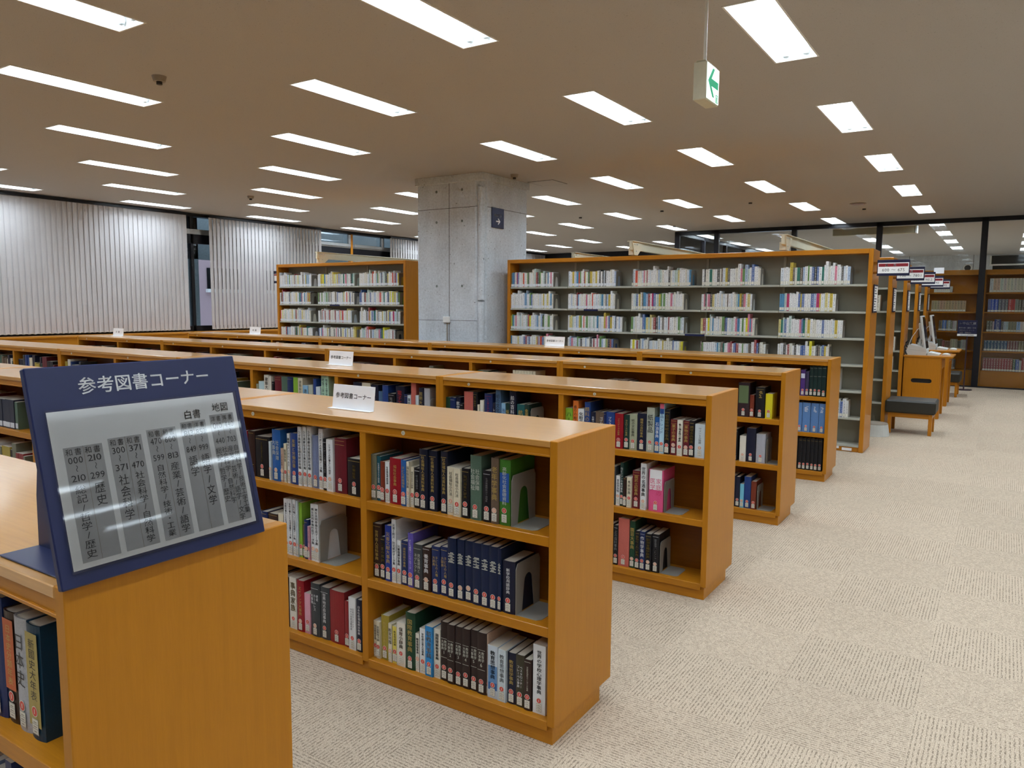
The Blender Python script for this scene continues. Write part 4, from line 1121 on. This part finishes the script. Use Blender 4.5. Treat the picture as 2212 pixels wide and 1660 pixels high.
# anti-quake beams over the tall bookcases
def beam(x, y0, y1, z, label):
    r = root('brace_beam', (x, y0, z), label, 'beam', 'cream brace beams over the bookcases')
    obj('beam_bar', MB().box(-.02, .02, 0, y1-y0, .06, .17, 0, .004).box(-.045, .045, 0, y1-y0, .165, .175, 0, .002).mesh('beam_bar', 'cream_paint'), r)
    obj('gusset', MB().prism([(-.01, .175), (.30, .175), (.30, .10), (.16, .0), (.06, .0)], 'x', .02, .03).mesh('gusset', 'cream_paint'), r)
    obj('bracket', MB().box(-.05, .02, .05, .17, 0, .09, 0, .003).mesh('bracket', 'cream_paint'), r)
    for k in range(3): obj('bolt', MB().cyl((.03, .05+.05*k, .135), 'x', .008, .006, 10).mesh('bolt', 'brushed'), r)
    obj('bolt', MB().cyl((.03, .11, .05), 'x', .008, .006, 10).mesh('bolt', 'brushed'), r)
beam(-2.80, 6.75, 13.5, 2.17+.03, 'cream steel brace beam above middle of the long tall bookcase')
beam(-.93, 6.75, 13.5, 2.17+.03, 'cream steel brace beam above the aisle bay of the tall bookcase')
beam(-4.45, 8.25, 13.5, 2.17+.03, 'cream steel brace beam starting behind the column')
beam(-8.5, 6.75, 13.5, 2.215+.03, 'cream steel brace beam above the bookcase beside the blinds')

# ------------------------------------------------------------------ big navy sign on the first row
sg = root('desk_sign', (0, -1.425, 1.1), 'navy framed floor guide sign standing on the first bookcase end', 'sign')
SW, SH = .394, .362
tilt = math.atan2(.085, .352)
fr = obj('sign_frame', MB().box(-.014, 0, -SW/2, SW/2, 0, SH, 0, .002).mesh('sign_frame', 'navy_panel'), sg, (.022, 0, .004), (0, -tilt, 0))
pz0, pz1, py0, py1 = .026, .287, -SW/2+.022, SW/2-.018
obj('sign_paper', MB().box(.0004, .0012, py0, py1, pz0, pz1).mesh('sign_paper', 'paper_white'), fr)
LINES = []; GREY = []; 
def sx(u): return py0+(py1-py0)*u
def sz(v): return pz1-(pz1-pz0)*v
V, F = [], []
def put(vs, fs, ox, oz, acc, x=.0022):
    n = len(acc[0]); acc[0].extend([(x, ox+a, oz+b) for a, b in vs]); acc[1].extend([tuple(n+i for i in q) for q in fs])
K = ([], [])
groups = [(.03, .215, .255, 1.0), (.245, .43, .215, 1.0), (.455, .62, .165, 1.0), (.645, .80, .14, 1.0), (.825, .985, .115, 1.0)]
groups = [(.045, .225, .235, .965), (.255, .425, .215, .965), (.455, .615, .195, .965), (.645, .795, .175, .965), (.825, .975, .15, .965)]
cols_ = [[('和書','000','210','総記/哲学/歴史'), ('和書','210','299','歴史')], [('和書','300','371','社会科学'), ('和書','371','470','社会科学/自然科学')],
         [('和書','470','599','自然科学/技術・工業'), ('和書','600','813','産業/芸術/語学')], [('和書','813','849','語学'), ('洋書','853','999','語学/文学')],
         [('洋書','010','440','総記/哲学/歴史'), ('洋書','440','703','産業/芸術/語学/文学')]]
gm = MB()
for (u0, u1, v0, v1), cc in zip(groups, cols_):
    gm.box(.0012, .0016, sx(u0), sx(u1), sz(v1), sz(v0)); mid = (u0+u1)/2
    for i, (hd, a, b, body) in enumerate(cc):
        uc = u0+(u1-u0)*(.255 if i == 0 else .745)
        cw_ = (u1-u0)/2*(py1-py0)
        q, f_ = text_h(hd, .0125, 0, 1.2); ww = max(p[0] for p in q)-min(p[0] for p in q); kq = min(1.0, cw_*.8/ww); put([(p[0]*kq, p[1]*min(1, kq*1.15)) for p in q], f_, sx(uc), sz(v0+.032), K)
        for txt, vv in ((a, .085), (b, .20)):
            q, f_ = text_h(txt, .0155, 0, 1.0); ww = max(p[0] for p in q)-min(p[0] for p in q); kq = min(1.25, cw_*.74/ww)
            put([(p[0]*kq, p[1]) for p in q], f_, sx(uc), sz(v0+vv), K)
        put(*text_v('～', .012), sx(uc), sz(v0+.115), K)
        top = v0+.245
        if u0 > .8:
            put(*text_v(body, .0135, 0, 1.0), sx(uc-.018), sz(top), K)
            put(*text_v('社会科学/自然科学' if i == 0 else '自然科学/技術工学工業', .0125, 0, 1.0), sx(uc+.018), sz(top), K)
        else:
            size = min(.0195, (pz1-pz0)*(v1-.02-top)/(len(body)*1.03)); q, f_ = text_v(body, size, 0, 1.03); kq = min(1.25, .0185/size)
            put([(p[0]*kq, p[1]) for p in q], f_, sx(uc), sz(top), K)
obj('grey_block', gm.mesh('grey_block', 'placard_grey'), fr)
dv = MB()
for (u0, u1, v0, v1) in groups: dv.box(.0016, .0018, sx((u0+u1)/2)-.0003, sx((u0+u1)/2)+.0003, sz(v1), sz(v0))
obj('divider_line', dv.mesh('divider_line', 'detector_grey'), fr)
put(*text_h('白書', .0185, 0), sx(.725), sz(.125), K); put(*text_h('地図', .0185, 0), sx(.90), sz(.098), K)
obj('sign_text', mesh_from('sign_text', K[0], K[1], ['text_black']), fr)
T = ([], []); put(*text_h('参考図書コーナー', .0315, 1, 1.0), .008, .326, T, .0008)
obj('sign_heading', mesh_from('sign_heading', T[0], T[1], ['text_white']), fr)
t = NT('acrylic'); gl = t.add('ShaderNodeBsdfGlossy'); gl.inputs['Roughness'].default_value = .03; tp = t.add('ShaderNodeBsdfTransparent')
frn = t.add('ShaderNodeFresnel', i_IOR=1.49); mx = t.add('ShaderNodeMixShader'); t.link(frn.outputs[0], mx.inputs[0]); t.link(tp.outputs[0], mx.inputs[1]); t.link(gl.outputs[0], mx.inputs[2]); t.link(mx.outputs[0], t.n['Material Output'].inputs[0]); M['acrylic'] = t.m
obj('acrylic_cover', MB().box(.004, .0055, py0-.004, py1+.004, pz0-.004, pz1+.003).mesh('acrylic_cover', 'acrylic'), fr)
obj('base_plate', MB().box(-.262, .012, -SW/2+.03, SW/2-.03, .0005, .0035, 0, .001).mesh('base_plate', 'navy_panel'), sg)
for y in (-.10, .10):
    obj('support', MB().prism([(-.26, .0035), (-.258, .10), (-.25, .15), (-.22, .21), (-.10, .31), (-.068, .31), (-.002, .0035)], 'y', y, y+.003).mesh('support', 'navy_panel'), sg)

# ------------------------------------------------------------------ white placards on the bookcase tops
def placard(x, y, text, label, w_=.25, h=.106, ts=.027):
    r = obj('placard', MB().box(-w_/2, w_/2, .0, .0025, .0, h, 0, .0006).mesh('placard', 'placard_white'), None, (x, y, 1.1), (math.radians(-7), 0, 0)); tag(r, label, 'sign', 'white placards on the bookcase tops')
    obj('foot', MB().box(-w_/2, w_/2, -.028, .0, 0, .0025, 0, .0006).mesh('foot', 'placard_white'), r, (0, 0, .0), (math.radians(7), 0, 0))
    v, f = text_h(text, ts, 1, 1.0 if len(text) > 2 else 2.0)
    obj('lettering', mesh_from('lettering', [(a, -.0006, h*.55+b) for a, b in v], f, ['text_black']), r)
placard(-1.13, .17, '参考図書コーナー', 'white folded placard on the second bookcase row beside the seam')
placard(-2.93, 1.85, '参考図書コーナー', 'white folded placard on the third bookcase row')
placard(-3.0, 5.20, '参考図書コーナー', 'white folded placard on the fifth row before the tall bookcase')
placard(-8.85, 3.50, '白書', 'small white placard with two characters in front of the closed blind', ts=.03)
placard(-8.10, 5.15, '地図', 'small white placard with two characters before the half open blind', ts=.03)

# ------------------------------------------------------------------ column furniture
cs = root('direction_sign', (-4.676, 6.51, 2.735), 'navy wall sign with white arrow on the concrete column', 'sign')
obj('sign_plate', MB().box(0, .012, -.145, .145, -.135, .135, 0, .002).mesh('sign_plate', 'navy_panel'), cs)
v, f = text_h('中山文庫', .042, 1, 1.1); obj('lettering', mesh_from('lettering', [(.0128, a, .035+b) for a, b in v], f, ['text_white']), cs)
obj('arrow', MB().prism([(-.05, -.008), (.02, -.008), (-.008, -.036), (.008, -.044), (.052, 0), (.008, .044), (-.008, .036), (.02, .008), (-.05, .008)], 'x', .012, .0132).mesh('arrow', 'text_white'), cs)
for o in cs.children:
    if o.name.startswith('arrow'): o.location = (0, .0, -.045)
jb = root('junction_box', (-5.27, 6.157, 1.35), 'white junction box with conduit on the concrete column', 'junction box')
obj('box_body', MB().box(-.055, .055, -.035, 0, -.045, .04, 0, .006).mesh('box_body', 'white_paint'), jb)
obj('conduit', MB().cyl((.0, -.008, -1.35), 'z', .007, 1.306, 10).mesh('conduit', 'detector_grey'), jb)

# ------------------------------------------------------------------ exit sign hanging from the ceiling
ex = root('exit_sign', (-.255, 2.10, 2.70), 'hanging exit light with a green arrow on its lit face', 'exit sign')
obj('housing', MB().box(-.04, .035, -.105, .105, 0, .205, 0, .004).box(-.03, .025, -.095, .095, .205, .215, 0, .002).mesh('housing', 'cream_paint'), ex)
obj('lit_face', MB().box(.035, .039, -.1, .1, .008, .197, 0, .001).mesh('lit_face', 'exit_glow'), ex)
obj('arrow', MB().prism([(-.085, .105), (-.01, .185), (.02, .185), (-.03, .125), (.085, .125), (.085, .085), (-.03, .085), (.02, .03), (-.01, .03)], 'x', .039, .0395).mesh('arrow', 'exit_green'), ex)
obj('pictogram', MB().box(.039, .0395, .045, .05, .012, .055).box(.039, .0395, .08, .085, .012, .055).box(.039, .0395, .05, .08, .05, .055).box(.039, .0395, .05, .08, .012, .017).box(.039, .0395, .058, .072, .02, .045).mesh('pictogram', 'exit_green'), ex)
obj('stem', MB().cyl((-.003, -.03, .21), 'z', .009, .39, 14).cyl((-.003, -.03, .592), 'z', .03, .008, 18).mesh('stem', 'white_paint'), ex)

# ------------------------------------------------------------------ ceiling fittings
def detector(x, y, label, r=.055):
    o = root('smoke_detector', (x, y, H_CEIL), label, 'smoke detector', 'ceiling detectors')
    obj('base', MB().cyl((0, 0, -.04), 'z', r*.8, .04, 24, 0, r).mesh('base', 'detector_grey'), o)
    obj('sensor_head', MB().cyl((0, 0, -.062), 'z', r*.4, .022, 16).mesh('sensor_head', 'detector_dark'), o)
detector(-4.36, 1.385, 'round smoke detector beside the second line of lights')
detector(-4.41, 6.52, 'round smoke detector close to the concrete column')
detector(-9.25, 6.05, 'round smoke detector near the closed blind')
sp_me = MB().cyl((0, 0, -.02), 'z', .03, .02, 14).mesh('sprinkler_head', 'detector_dark')
for i, (x, y) in enumerate(((-2.5, 10.9), (-4.2, 11.2), (-6.0, 11.4), (-5.0, 13.9), (-7.6, 11.9), (-1.0, 12.7), (-8.4, 9.6))):
    tag(obj('sprinkler_head', sp_me, None, (x, y, H_CEIL)), f'tiny dark ceiling sprinkler head, {ordw(i)} counted across the ceiling', 'sprinkler', 'sprinkler heads')
sk = root('ceiling_speaker', (-.98, 11.9, H_CEIL), 'flat round ceiling speaker before the glass partition', 'speaker')
obj('ring', MB().cyl((0, 0, -.012), 'z', .13, .012, 28).mesh('ring', 'detector_grey'), sk); obj('grille', MB().cyl((0, 0, -.016), 'z', .11, .005, 28).mesh('grille', 'wood_dark_shade_x'), sk)
hb = root('access_hatch', (-4.39, 7.36, H_CEIL), 'square access hatch in the ceiling by the column', 'hatch')
boxpart('hatch_panel', hb, -.2, .2, -.2, .2, -.004, 0, 'ceiling_board', .001)
for a in (-.21, .2): boxpart('hatch_edge', hb, a, a+.01, -.21, .21, -.003, 0, 'detector_dark', 0); boxpart('hatch_edge', hb, -.2, .2, a, a+.01, -.003, 0, 'detector_dark', 0)

# ------------------------------------------------------------------ row-end signs of the tall bookcases
rng = ['600 ～ 675', '700 ～ 780.1', '800 ～ 910.2', '910 ～ 913', '914 ～ 492']; hd = ['産業', '芸術', '文学', '文学', '文学']
load_glyphs(''.join(rng)+''.join(hd))
for i, y in enumerate((6.55, 8.2, 9.83, 11.46, 13.09)):
    r = root('range_sign', (.043, y+.03, 1.885), f'navy projecting shelf range sign on {ordw(i)} tall bookcase end', 'sign', 'range signs on the tall bookcase ends')
    obj('sign_board', MB().box(.035, .34, 0, .02, 0, .165, 0, .002).mesh('sign_board', 'navy_dark'), r)
    obj('bracket', MB().box(0, .035, .004, .014, .02, .045).box(0, .035, .004, .014, .12, .145).mesh('bracket', 'wood_dark_shade_x'), r)
    obj('paper', MB().box(.043, .332, -.001, 0, .026, .135).mesh('paper', 'paper_white'), r)
    obj('red_band', MB().box(.05, .325, -.0018, -.001, .094, .126).mesh('red_band', 'sign_red'), r)
    v, f = text_h(hd[i], .028, 1, 2.8); obj('heading', mesh_from('heading', [(.1875+a, -.0024, .110+b) for a, b in v], f, ['text_white']), r)
    v, f = text_h(rng[i], .042, 0, 1.05); obj('lettering', mesh_from('lettering', [(.19+a, -.0016, .06+b) for a, b in v], f, ['text_black']), r)
    q = root('index_frame', (.043, y+.1, 1.50), f'narrow framed subject list on {ordw(i)} tall bookcase end', 'notice', 'subject lists on the tall bookcase ends')
    obj('frame', MB().box(0, .012, 0, .26, 0, .30, 0, .002).mesh('frame', 'navy_dark'), q)
    obj('sheet', MB().box(.012, .0128, .018, .242, .018, .282).mesh('sheet', 'paper_white'), q)
    ln = MB()
    for k in range(9): ln.box(.0128, .0132, .03, .05+.17*R(), .03+.028*k, .042+.028*k)
    obj('list_lines', ln.mesh('list_lines', 'label_line'), q)
r = root('range_sign', (-9.266, 6.60, 1.90), 'navy projecting sign on the bookcase end facing the blinds', 'sign', 'range signs on the tall bookcase ends')
obj('sign_board', MB().box(-.13, -.03, 0, .02, 0, .21, 0, .002).mesh('sign_board', 'navy_dark'), r)
obj('bracket', MB().box(-.03, 0, .004, .014, .03, .055).box(-.03, 0, .004, .014, .15, .175).mesh('bracket', 'wood_dark_shade_x'), r)
obj('paper', MB().box(-.122, -.038, -.001, 0, .04, .16).mesh('paper', 'paper_white'), r); obj('red_band', MB().box(-.118, -.042, -.0018, -.001, .13, .155).mesh('red_band', 'sign_red'), r)
pc = root('top_placard', (.26, 11.5, 2.09), 'small white placard above the range signs', 'sign')
obj('card', MB().box(-.02, .12, 0, .003, 0, .09, 0, .0005).mesh('card', 'placard_white'), pc); obj('clip', MB().box(-.22, -.02, .0, .006, .0, .02).mesh('clip', 'navy_dark'), pc)

# ------------------------------------------------------------------ bench, terminals, stand
def bench(x0, x1, y0, y1, label):
    r = root('bench', (x0, y0, 0), label, 'bench'); W_, D_ = x1-x0, y1-y0
    for a in (.02, W_-.06):
        for b in (.02, D_-.06): boxpart('leg', r, a, a+.04, b, b+.04, 0, .262, 'wood_orange_z', .003)
    for b in (.02, D_-.05): boxpart('rail', r, .06, W_-.06, b+.005, b+.03, .205, .262, 'wood_orange_x', .002)
    for a in (.02, W_-.05): boxpart('rail', r, a+.005, a+.03, .06, D_-.06, .205, .262, 'wood_orange_x', .002)
    obj('cushion', MB().box(-.015, W_+.015, -.015, D_+.015, .262, .42, 0, .018).mesh('cushion', 'seat_vinyl'), r)
bench(.06, .585, 8.17, 8.64, 'low wooden bench with dark vinyl cushion beside the tall bookcase end')
bench(.40, .62, 13.0, 13.65, 'low wooden bench with dark cushion beyond the catalogue desks')
def desk(y, label, n):
    r = root('catalogue_desk', (.06, y, 0), label, 'desk', 'catalogue desks along the aisle')
    side = MB(); t_ = .03
    # side panel with an oblong hand hole, built from strips around it
    for yy, nm in ((0, 'side_panel'), (.72, 'side_panel')):
        b = MB(); b.box(0, .10, yy, yy+t_, 0, .86); b.box(.36, .46, yy, yy+t_, 0, .86); b.box(.10, .36, yy, yy+t_, 0, .50); b.box(.10, .36, yy, yy+t_, .56, .86)
        for cx, sgn in ((.13, -1), (.33, 1)):
            pts = [(cx+sgn*.03, .50), (cx+sgn*.03, .56)]+[(cx+sgn*.03*math.cos(a), .53+.03*math.sin(a)) for a in [math.pi/2-k*math.pi/8 for k in range(9)]]
            lo = [(cx+sgn*.03, .50)]+[(cx+sgn*.03*math.cos(a), .53-.03*math.sin(a)) for a in [k*math.pi/8 for k in range(5)]]
            hi = [(cx+sgn*.03, .56)]+[(cx+sgn*.03*math.cos(a), .53+.03*math.sin(a)) for a in [k*math.pi/8 for k in range(5)]]
            b.prism(lo, 'y', yy, yy+t_); b.prism(hi, 'y', yy, yy+t_)
            b.box(min(cx+sgn*.03, .10 if sgn < 0 else .36), max(cx+sgn*.03, .10 if sgn < 0 else .36), yy, yy+t_, .50, .56)
        obj(nm, b.mesh(nm, 'wood_orange_z'), r)
    boxpart('hole_backing', r, .09, .37, .031, .036, .49, .57, 'plastic_dark', 0)
    boxpart('front_panel', r, .44, .47, 0.03, .10, 0, .86, 'wood_orange_z', .002); boxpart('front_panel', r, .44, .47, .65, .72, 0, .86, 'wood_orange_z', .002)
    boxpart('front_panel', r, .44, .47, .10, .65, .70, .86, 'wood_orange_z', .002)
    boxpart('back_panel', r, 0, .02, .03, .72, 0, .86, 'wood_orange_z', .002)
    boxpart('desk_top', r, -.01, .60, -.01, .76, .86, .885, 'wood_orange_x', .004)
    zt = .885; nn = ['front', 'rear'][n]
    m = root('monitor', (.06+.25, y+.36, zt), f'thin flat monitor seen edge on, {nn} catalogue desk', 'monitor', 'monitors on the catalogue desks')
    tl = math.radians(-9)
    pn = obj('panel', MB().box(-.014, .018, -.22, .22, .05, .56, 0, .006).mesh('panel', 'plastic_grey'), m, (0, 0, 0), (0, tl, 0))
    obj('screen', MB().box(.018, .020, -.2, .2, .075, .54).mesh('screen', 'screen_black'), pn)
    obj('back_cover', MB().box(-.05, -.014, -.12, .12, .22, .46, 0, .01).mesh('back_cover', 'plastic_grey'), pn)
    obj('neck', MB().prism([(-.16, .0), (-.10, .0), (-.04, .33), (-.07, .33)], 'y', -.03, .03).mesh('neck', 'plastic_grey'), m)
    c = root('terminal_base', (.06-.005, y+.12, zt), f'low grey wedge shaped computer, {nn} catalogue desk', 'computer', 'computers on the catalogue desks')
    obj('case_body', MB().prism([(0, 0), (.27, 0), (.27, .085), (.20, .12), (.05, .145), (.035, .13), (.0, .03)], 'y', 0, .40).mesh('case_body', 'plastic_grey'), c)
    obj('seam', MB().prism([(.05, .075), (.272, .055), (.272, .057), (.05, .077)], 'y', -.0008, .4008).mesh('seam', 'detector_grey'), c)
    k = root('keyboard', (.06+.275, y+.14, zt), f'tilted pale keyboard, {nn} catalogue desk', 'keyboard', 'keyboards on the catalogue desks')
    obj('key_case', MB().prism([(0, 0), (.14, 0), (.15, .012), (.01, .04), (0, .03)], 'y', 0, .42).mesh('key_case', 'plastic_grey'), k)
    kb = MB()
    for a in range(5):
        for b_ in range(14): kb.box(.02+.024*a, .04+.024*a, .015+.028*b_, .038+.028*b_, .036-.0045*a, .041-.0047*a)
    q = obj('keys', kb.mesh('keys', 'white_paint'), k); q['kind'] = 'stuff'
    mo = obj('mouse', None, None, (.06+.50, y+.30, zt))
    mb = bmesh.new(); bmesh.ops.create_uvsphere(mb, u_segments=16, v_segments=10, radius=1)
    for q in mb.verts: q.co = Vector((q.co.x*.055, q.co.y*.032, max(0, q.co.z)*.034))
    mm = bpy.data.meshes.new('mouse'); mb.to_mesh(mm); mb.free(); mm.materials.append(M['plastic_grey']); mm.polygons.foreach_set('use_smooth', [True]*len(mm.polygons))
    bpy.data.objects.remove(mo); mo = tag(obj('mouse', mm, None, (.06+.50, y+.30, zt)), f'rounded pale mouse, {nn} catalogue desk', 'mouse', 'mice on the catalogue desks')
    obj('mouse_button', MB().box(.02, .05, -.012, .012, .018, .026, 0, .003).mesh('mouse_button', 'white_paint'), mo)
    P = lambda a, b_, c_: (.06+a, y+b_, zt+c_)
    cb = MB().tube([P(.17, .34, .40), P(.12, .32, .36), P(.06, .28, .25), P(.03, .24, .15), P(.02, .18, .06), P(.0, .14, .012)], .005, 6)
    tag(obj('monitor_cable', cb.mesh('monitor_cable', 'white_paint')), f'pale curved monitor cable, {nn} catalogue desk', 'cable', 'cables on the catalogue desks')
    cb = MB().tube([P(.0, .30, .10), P(-.02, .25, .16), P(.02, .2, .2), P(-.01, .1, .12), P(.0, .05, .03), P(.03, .03, .01)], .008, 6)
    cb.tube([P(.02, .28, .05), P(-.03, .2, .09), P(.0, .08, .06), P(.02, .04, .012)], .008, 6)
    tag(obj('power_cable', cb.mesh('power_cable', 'cable_black')), f'bundled black power cable, {nn} catalogue desk', 'cable', 'cables on the catalogue desks')
desk(9.85, 'wooden catalogue desk with an oblong hand hole in its side', 0)
desk(11.5, 'second wooden catalogue desk behind the one with hand hole', 1)
st = root('floor_stand_sign', (.64, 14.5, 0), 'navy direction sign on a thin floor stand before the glass', 'sign')
obj('foot', MB().cyl((0, 0, 0), 'z', .14, .012, 28).mesh('foot', 'bronze'), st)
obj('pole', MB().cyl((0, 0, .012), 'z', .012, 1.05, 12).mesh('pole', 'bronze'), st)
obj('board', MB().box(-.165, .155, -.02, -.008, 1.02, 1.325, 0, .002).mesh('board', 'navy_dark'), st)
obj('strip', MB().box(-.165, .155, -.0212, -.02, 1.025, 1.065).mesh('strip', 'paper_white'), st)
A = ([], [])
def puty(vs, fs, ox, oz, y=-.0216):
    n = len(A[0]); A[0].extend([(ox+a, y, oz+b) for a, b in vs]); A[1].extend([tuple(n+i for i in q) for q in fs])
puty(*text_h('←中山文庫', .056, 1, 1.0), -.005, 1.265)
puty(*text_h('現代小説・趣味・実用', .028, 1), -.005, 1.18); puty(*text_h('旅行ガイドブック', .030, 1), -.01, 1.135); puty(*text_h('新聞・雑誌など', .028, 1), -.03, 1.092)
obj('lettering', mesh_from('lettering', A[0], A[1], ['text_white']), st)
v, f = text_h('現代小説文庫新聞雑誌', .022, 1); obj('strip_lettering', mesh_from('strip_lettering', [(a, -.0224, 1.045+b) for a, b in v], f, ['text_black']), st)
wb = root('step_stool', (-.03, 7.72, 0), 'pale grey plastic step stool behind the tall bookcase end', 'stool')
obj('body', MB().cyl((0, .2, 0), 'z', .17, .14, 28, 0, .15).mesh('body', 'plastic_grey'), wb); obj('tread', MB().cyl((0, .2, .14), 'z', .15, .012, 28, 0, .145).mesh('tread', 'detector_grey'), wb)

# ------------------------------------------------------------------ wooden wall bookcases behind the glass
WZ = [1.86, 1.478, 1.095, .718, .325]
def wall_bookcase(x0, x1, label):
    r = root('wall_bookcase', (x0, PART_Y+.12, 0), label, 'bookcase', 'wooden bookcases behind the glass'); L = x1-x0
    for x in (0, L-.03): boxpart('side_panel', r, x, x+.03, 0, .32, 0, 2.3, 'wood_orange_z', .003)
    boxpart('back_panel', r, .03, L-.03, .3, .32, 0, 2.3, 'wood_orange_x', 0)
    boxpart('top_panel', r, .03, L-.03, -.01, .32, 2.2, 2.3, 'wood_orange_x', .004)
    boxpart('base_panel', r, .03, L-.03, .01, .3, 0, .297, 'wood_orange_x', .002)
    for z in WZ: boxpart('shelf', r, .03, L-.03, 0, .3, z-.028, z, 'wood_orange_x', .002)
wall_bookcase(-.95, .82, 'wooden bookcase behind the glass beside the tall steel rows')
wall_bookcase(.84, 2.6, 'wooden bookcase full of bound sets behind the glass')
wall_bookcase(2.62, 4.4, 'wooden bookcase past the picture edge behind the glass')
def vol_mesh(w_, h, d):
    me = bpy.data.meshes.new('bound_volume'); hp = Heap(); hp.book(0, 0, 0, w_, h, d, (1, 1, 1)); me.from_pydata(hp.v, [], hp.f)
    me.materials.append(M['small_book']); me.materials.append(M['label_white']); me.materials.append(M['pages']); u = me.uv_layers.new(name='uv'); k = 0
    for fc, uv in zip(hp.f, hp.uv):
        for i in range(4): u.data[k].uv = uv[i]; k += 1
    me.polygons.foreach_set('material_index', [0, 2, 0, 0, 0, 0, 1]); me.update(); return me
TW = ['top', 'second', 'third', 'fourth', 'bottom']
def volumes(x, ti, seq, where):
    cnt = 0
    for (n, w_, h, c) in seq:
        me = vol_mesh(w_-.002, h, .2)
        for i in range(n):
            if c is not None:
                cc = tuple(max(0, min(255, v_+random.randint(-8, 8))) for v_ in c)
                o = obj('bound_volume', me, None, (x, PART_Y+.15, WZ[ti])); o.color = rgba(cc)
                tag(o, f'{cname(c)} bound volume, {ordw(cnt)} on {TW[ti]} shelf of {where}', 'book', 'bound volumes behind the glass'); cnt += 1
            x += w_
WH, W2_ = 'the first wooden bookcase behind glass', 'the full wooden bookcase behind glass'
bl, rd, cr_, dk, gr = (44, 76, 128), (150, 50, 54), (226, 220, 200), (50, 46, 48), (40, 74, 56)
volumes(-.02, 0, [(9, .036, .12, cr_)], WH)
volumes(-.05, 1, [(12, .05, .22, (190, 164, 124))], WH)
volumes(.1, 2, [(1, .03, .2, dk), (1, .035, .2, (150,130,90)), (1, .07, .21, (60,110,180)), (1, .03, .2, (120,110,80)), (1, .04, .21, (190,200,196)), (1, .04, .2, (110,100,70)), (2, .035, .2, (200,196,180))], WH)
volumes(.06, 3, [(3, .04, .2, (120,116,96)), (1, .04, .18, rd), (3, .035, .17, (110,80,60)), (3, .04, .21, (200,192,170)), (2, .03, .18, dk), (3, .03, .2, (190,190,186))], WH)
volumes(.35, 4, [(1, .05, .2, (190,200,200)), (1, .03, .2, (110,120,120))], WH)
volumes(.93, 0, [(1, .06, .27, (214,224,206)), (2, .055, .27, (224,180,160)), (9, .055, .27, cr_), (6, .05, .27, (214,214,206))], W2_)
volumes(.92, 1, [(1, .05, .25, (130,130,170)), (2, .06, .25, (40,70,170)), (3, .055, .25, (90,100,110)), (2, .055, .25, (190,70,60)), (1, .055, .25, (150,150,140)), (2, .05, .24, (90,80,66)), (4, .055, .24, (40,64,120)), (4, .055, .24, dk)], W2_)
volumes(.92, 2, [(2, .05, .21, (90,80,66)), (1, .03, .2, (200,180,170)), (1, .11, .24, (40,60,120)), (1, .04, .2, dk), (2, .04, .2, (190,200,200)), (3, .045, .2, (150,140,120)), (1, .06, .2, (160,190,220)), (2, .05, .2, cr_), (6, .045, .2, (60,70,64))], W2_)
volumes(.90, 3, [(7, .055, .2, (36,72,110)), (4, .045, .2, (110,50,56)), (3, .045, .2, (96,92,48)), (2, .05, .2, (196,190,160)), (3, .05, .2, (150,154,150))], W2_)
volumes(.90, 4, [(11, .045, .25, (146,56,64)), (1, .05, .24, gr), (1, .055, .24, (70,100,170)), (1, .04, .22, (180,180,170)), (1, .09, .27, (140,50,54)), (1, .04, .2, (190,200,200)), (3, .05, .2, (90,84,70)), (2, .05, .2, cr_)], W2_)
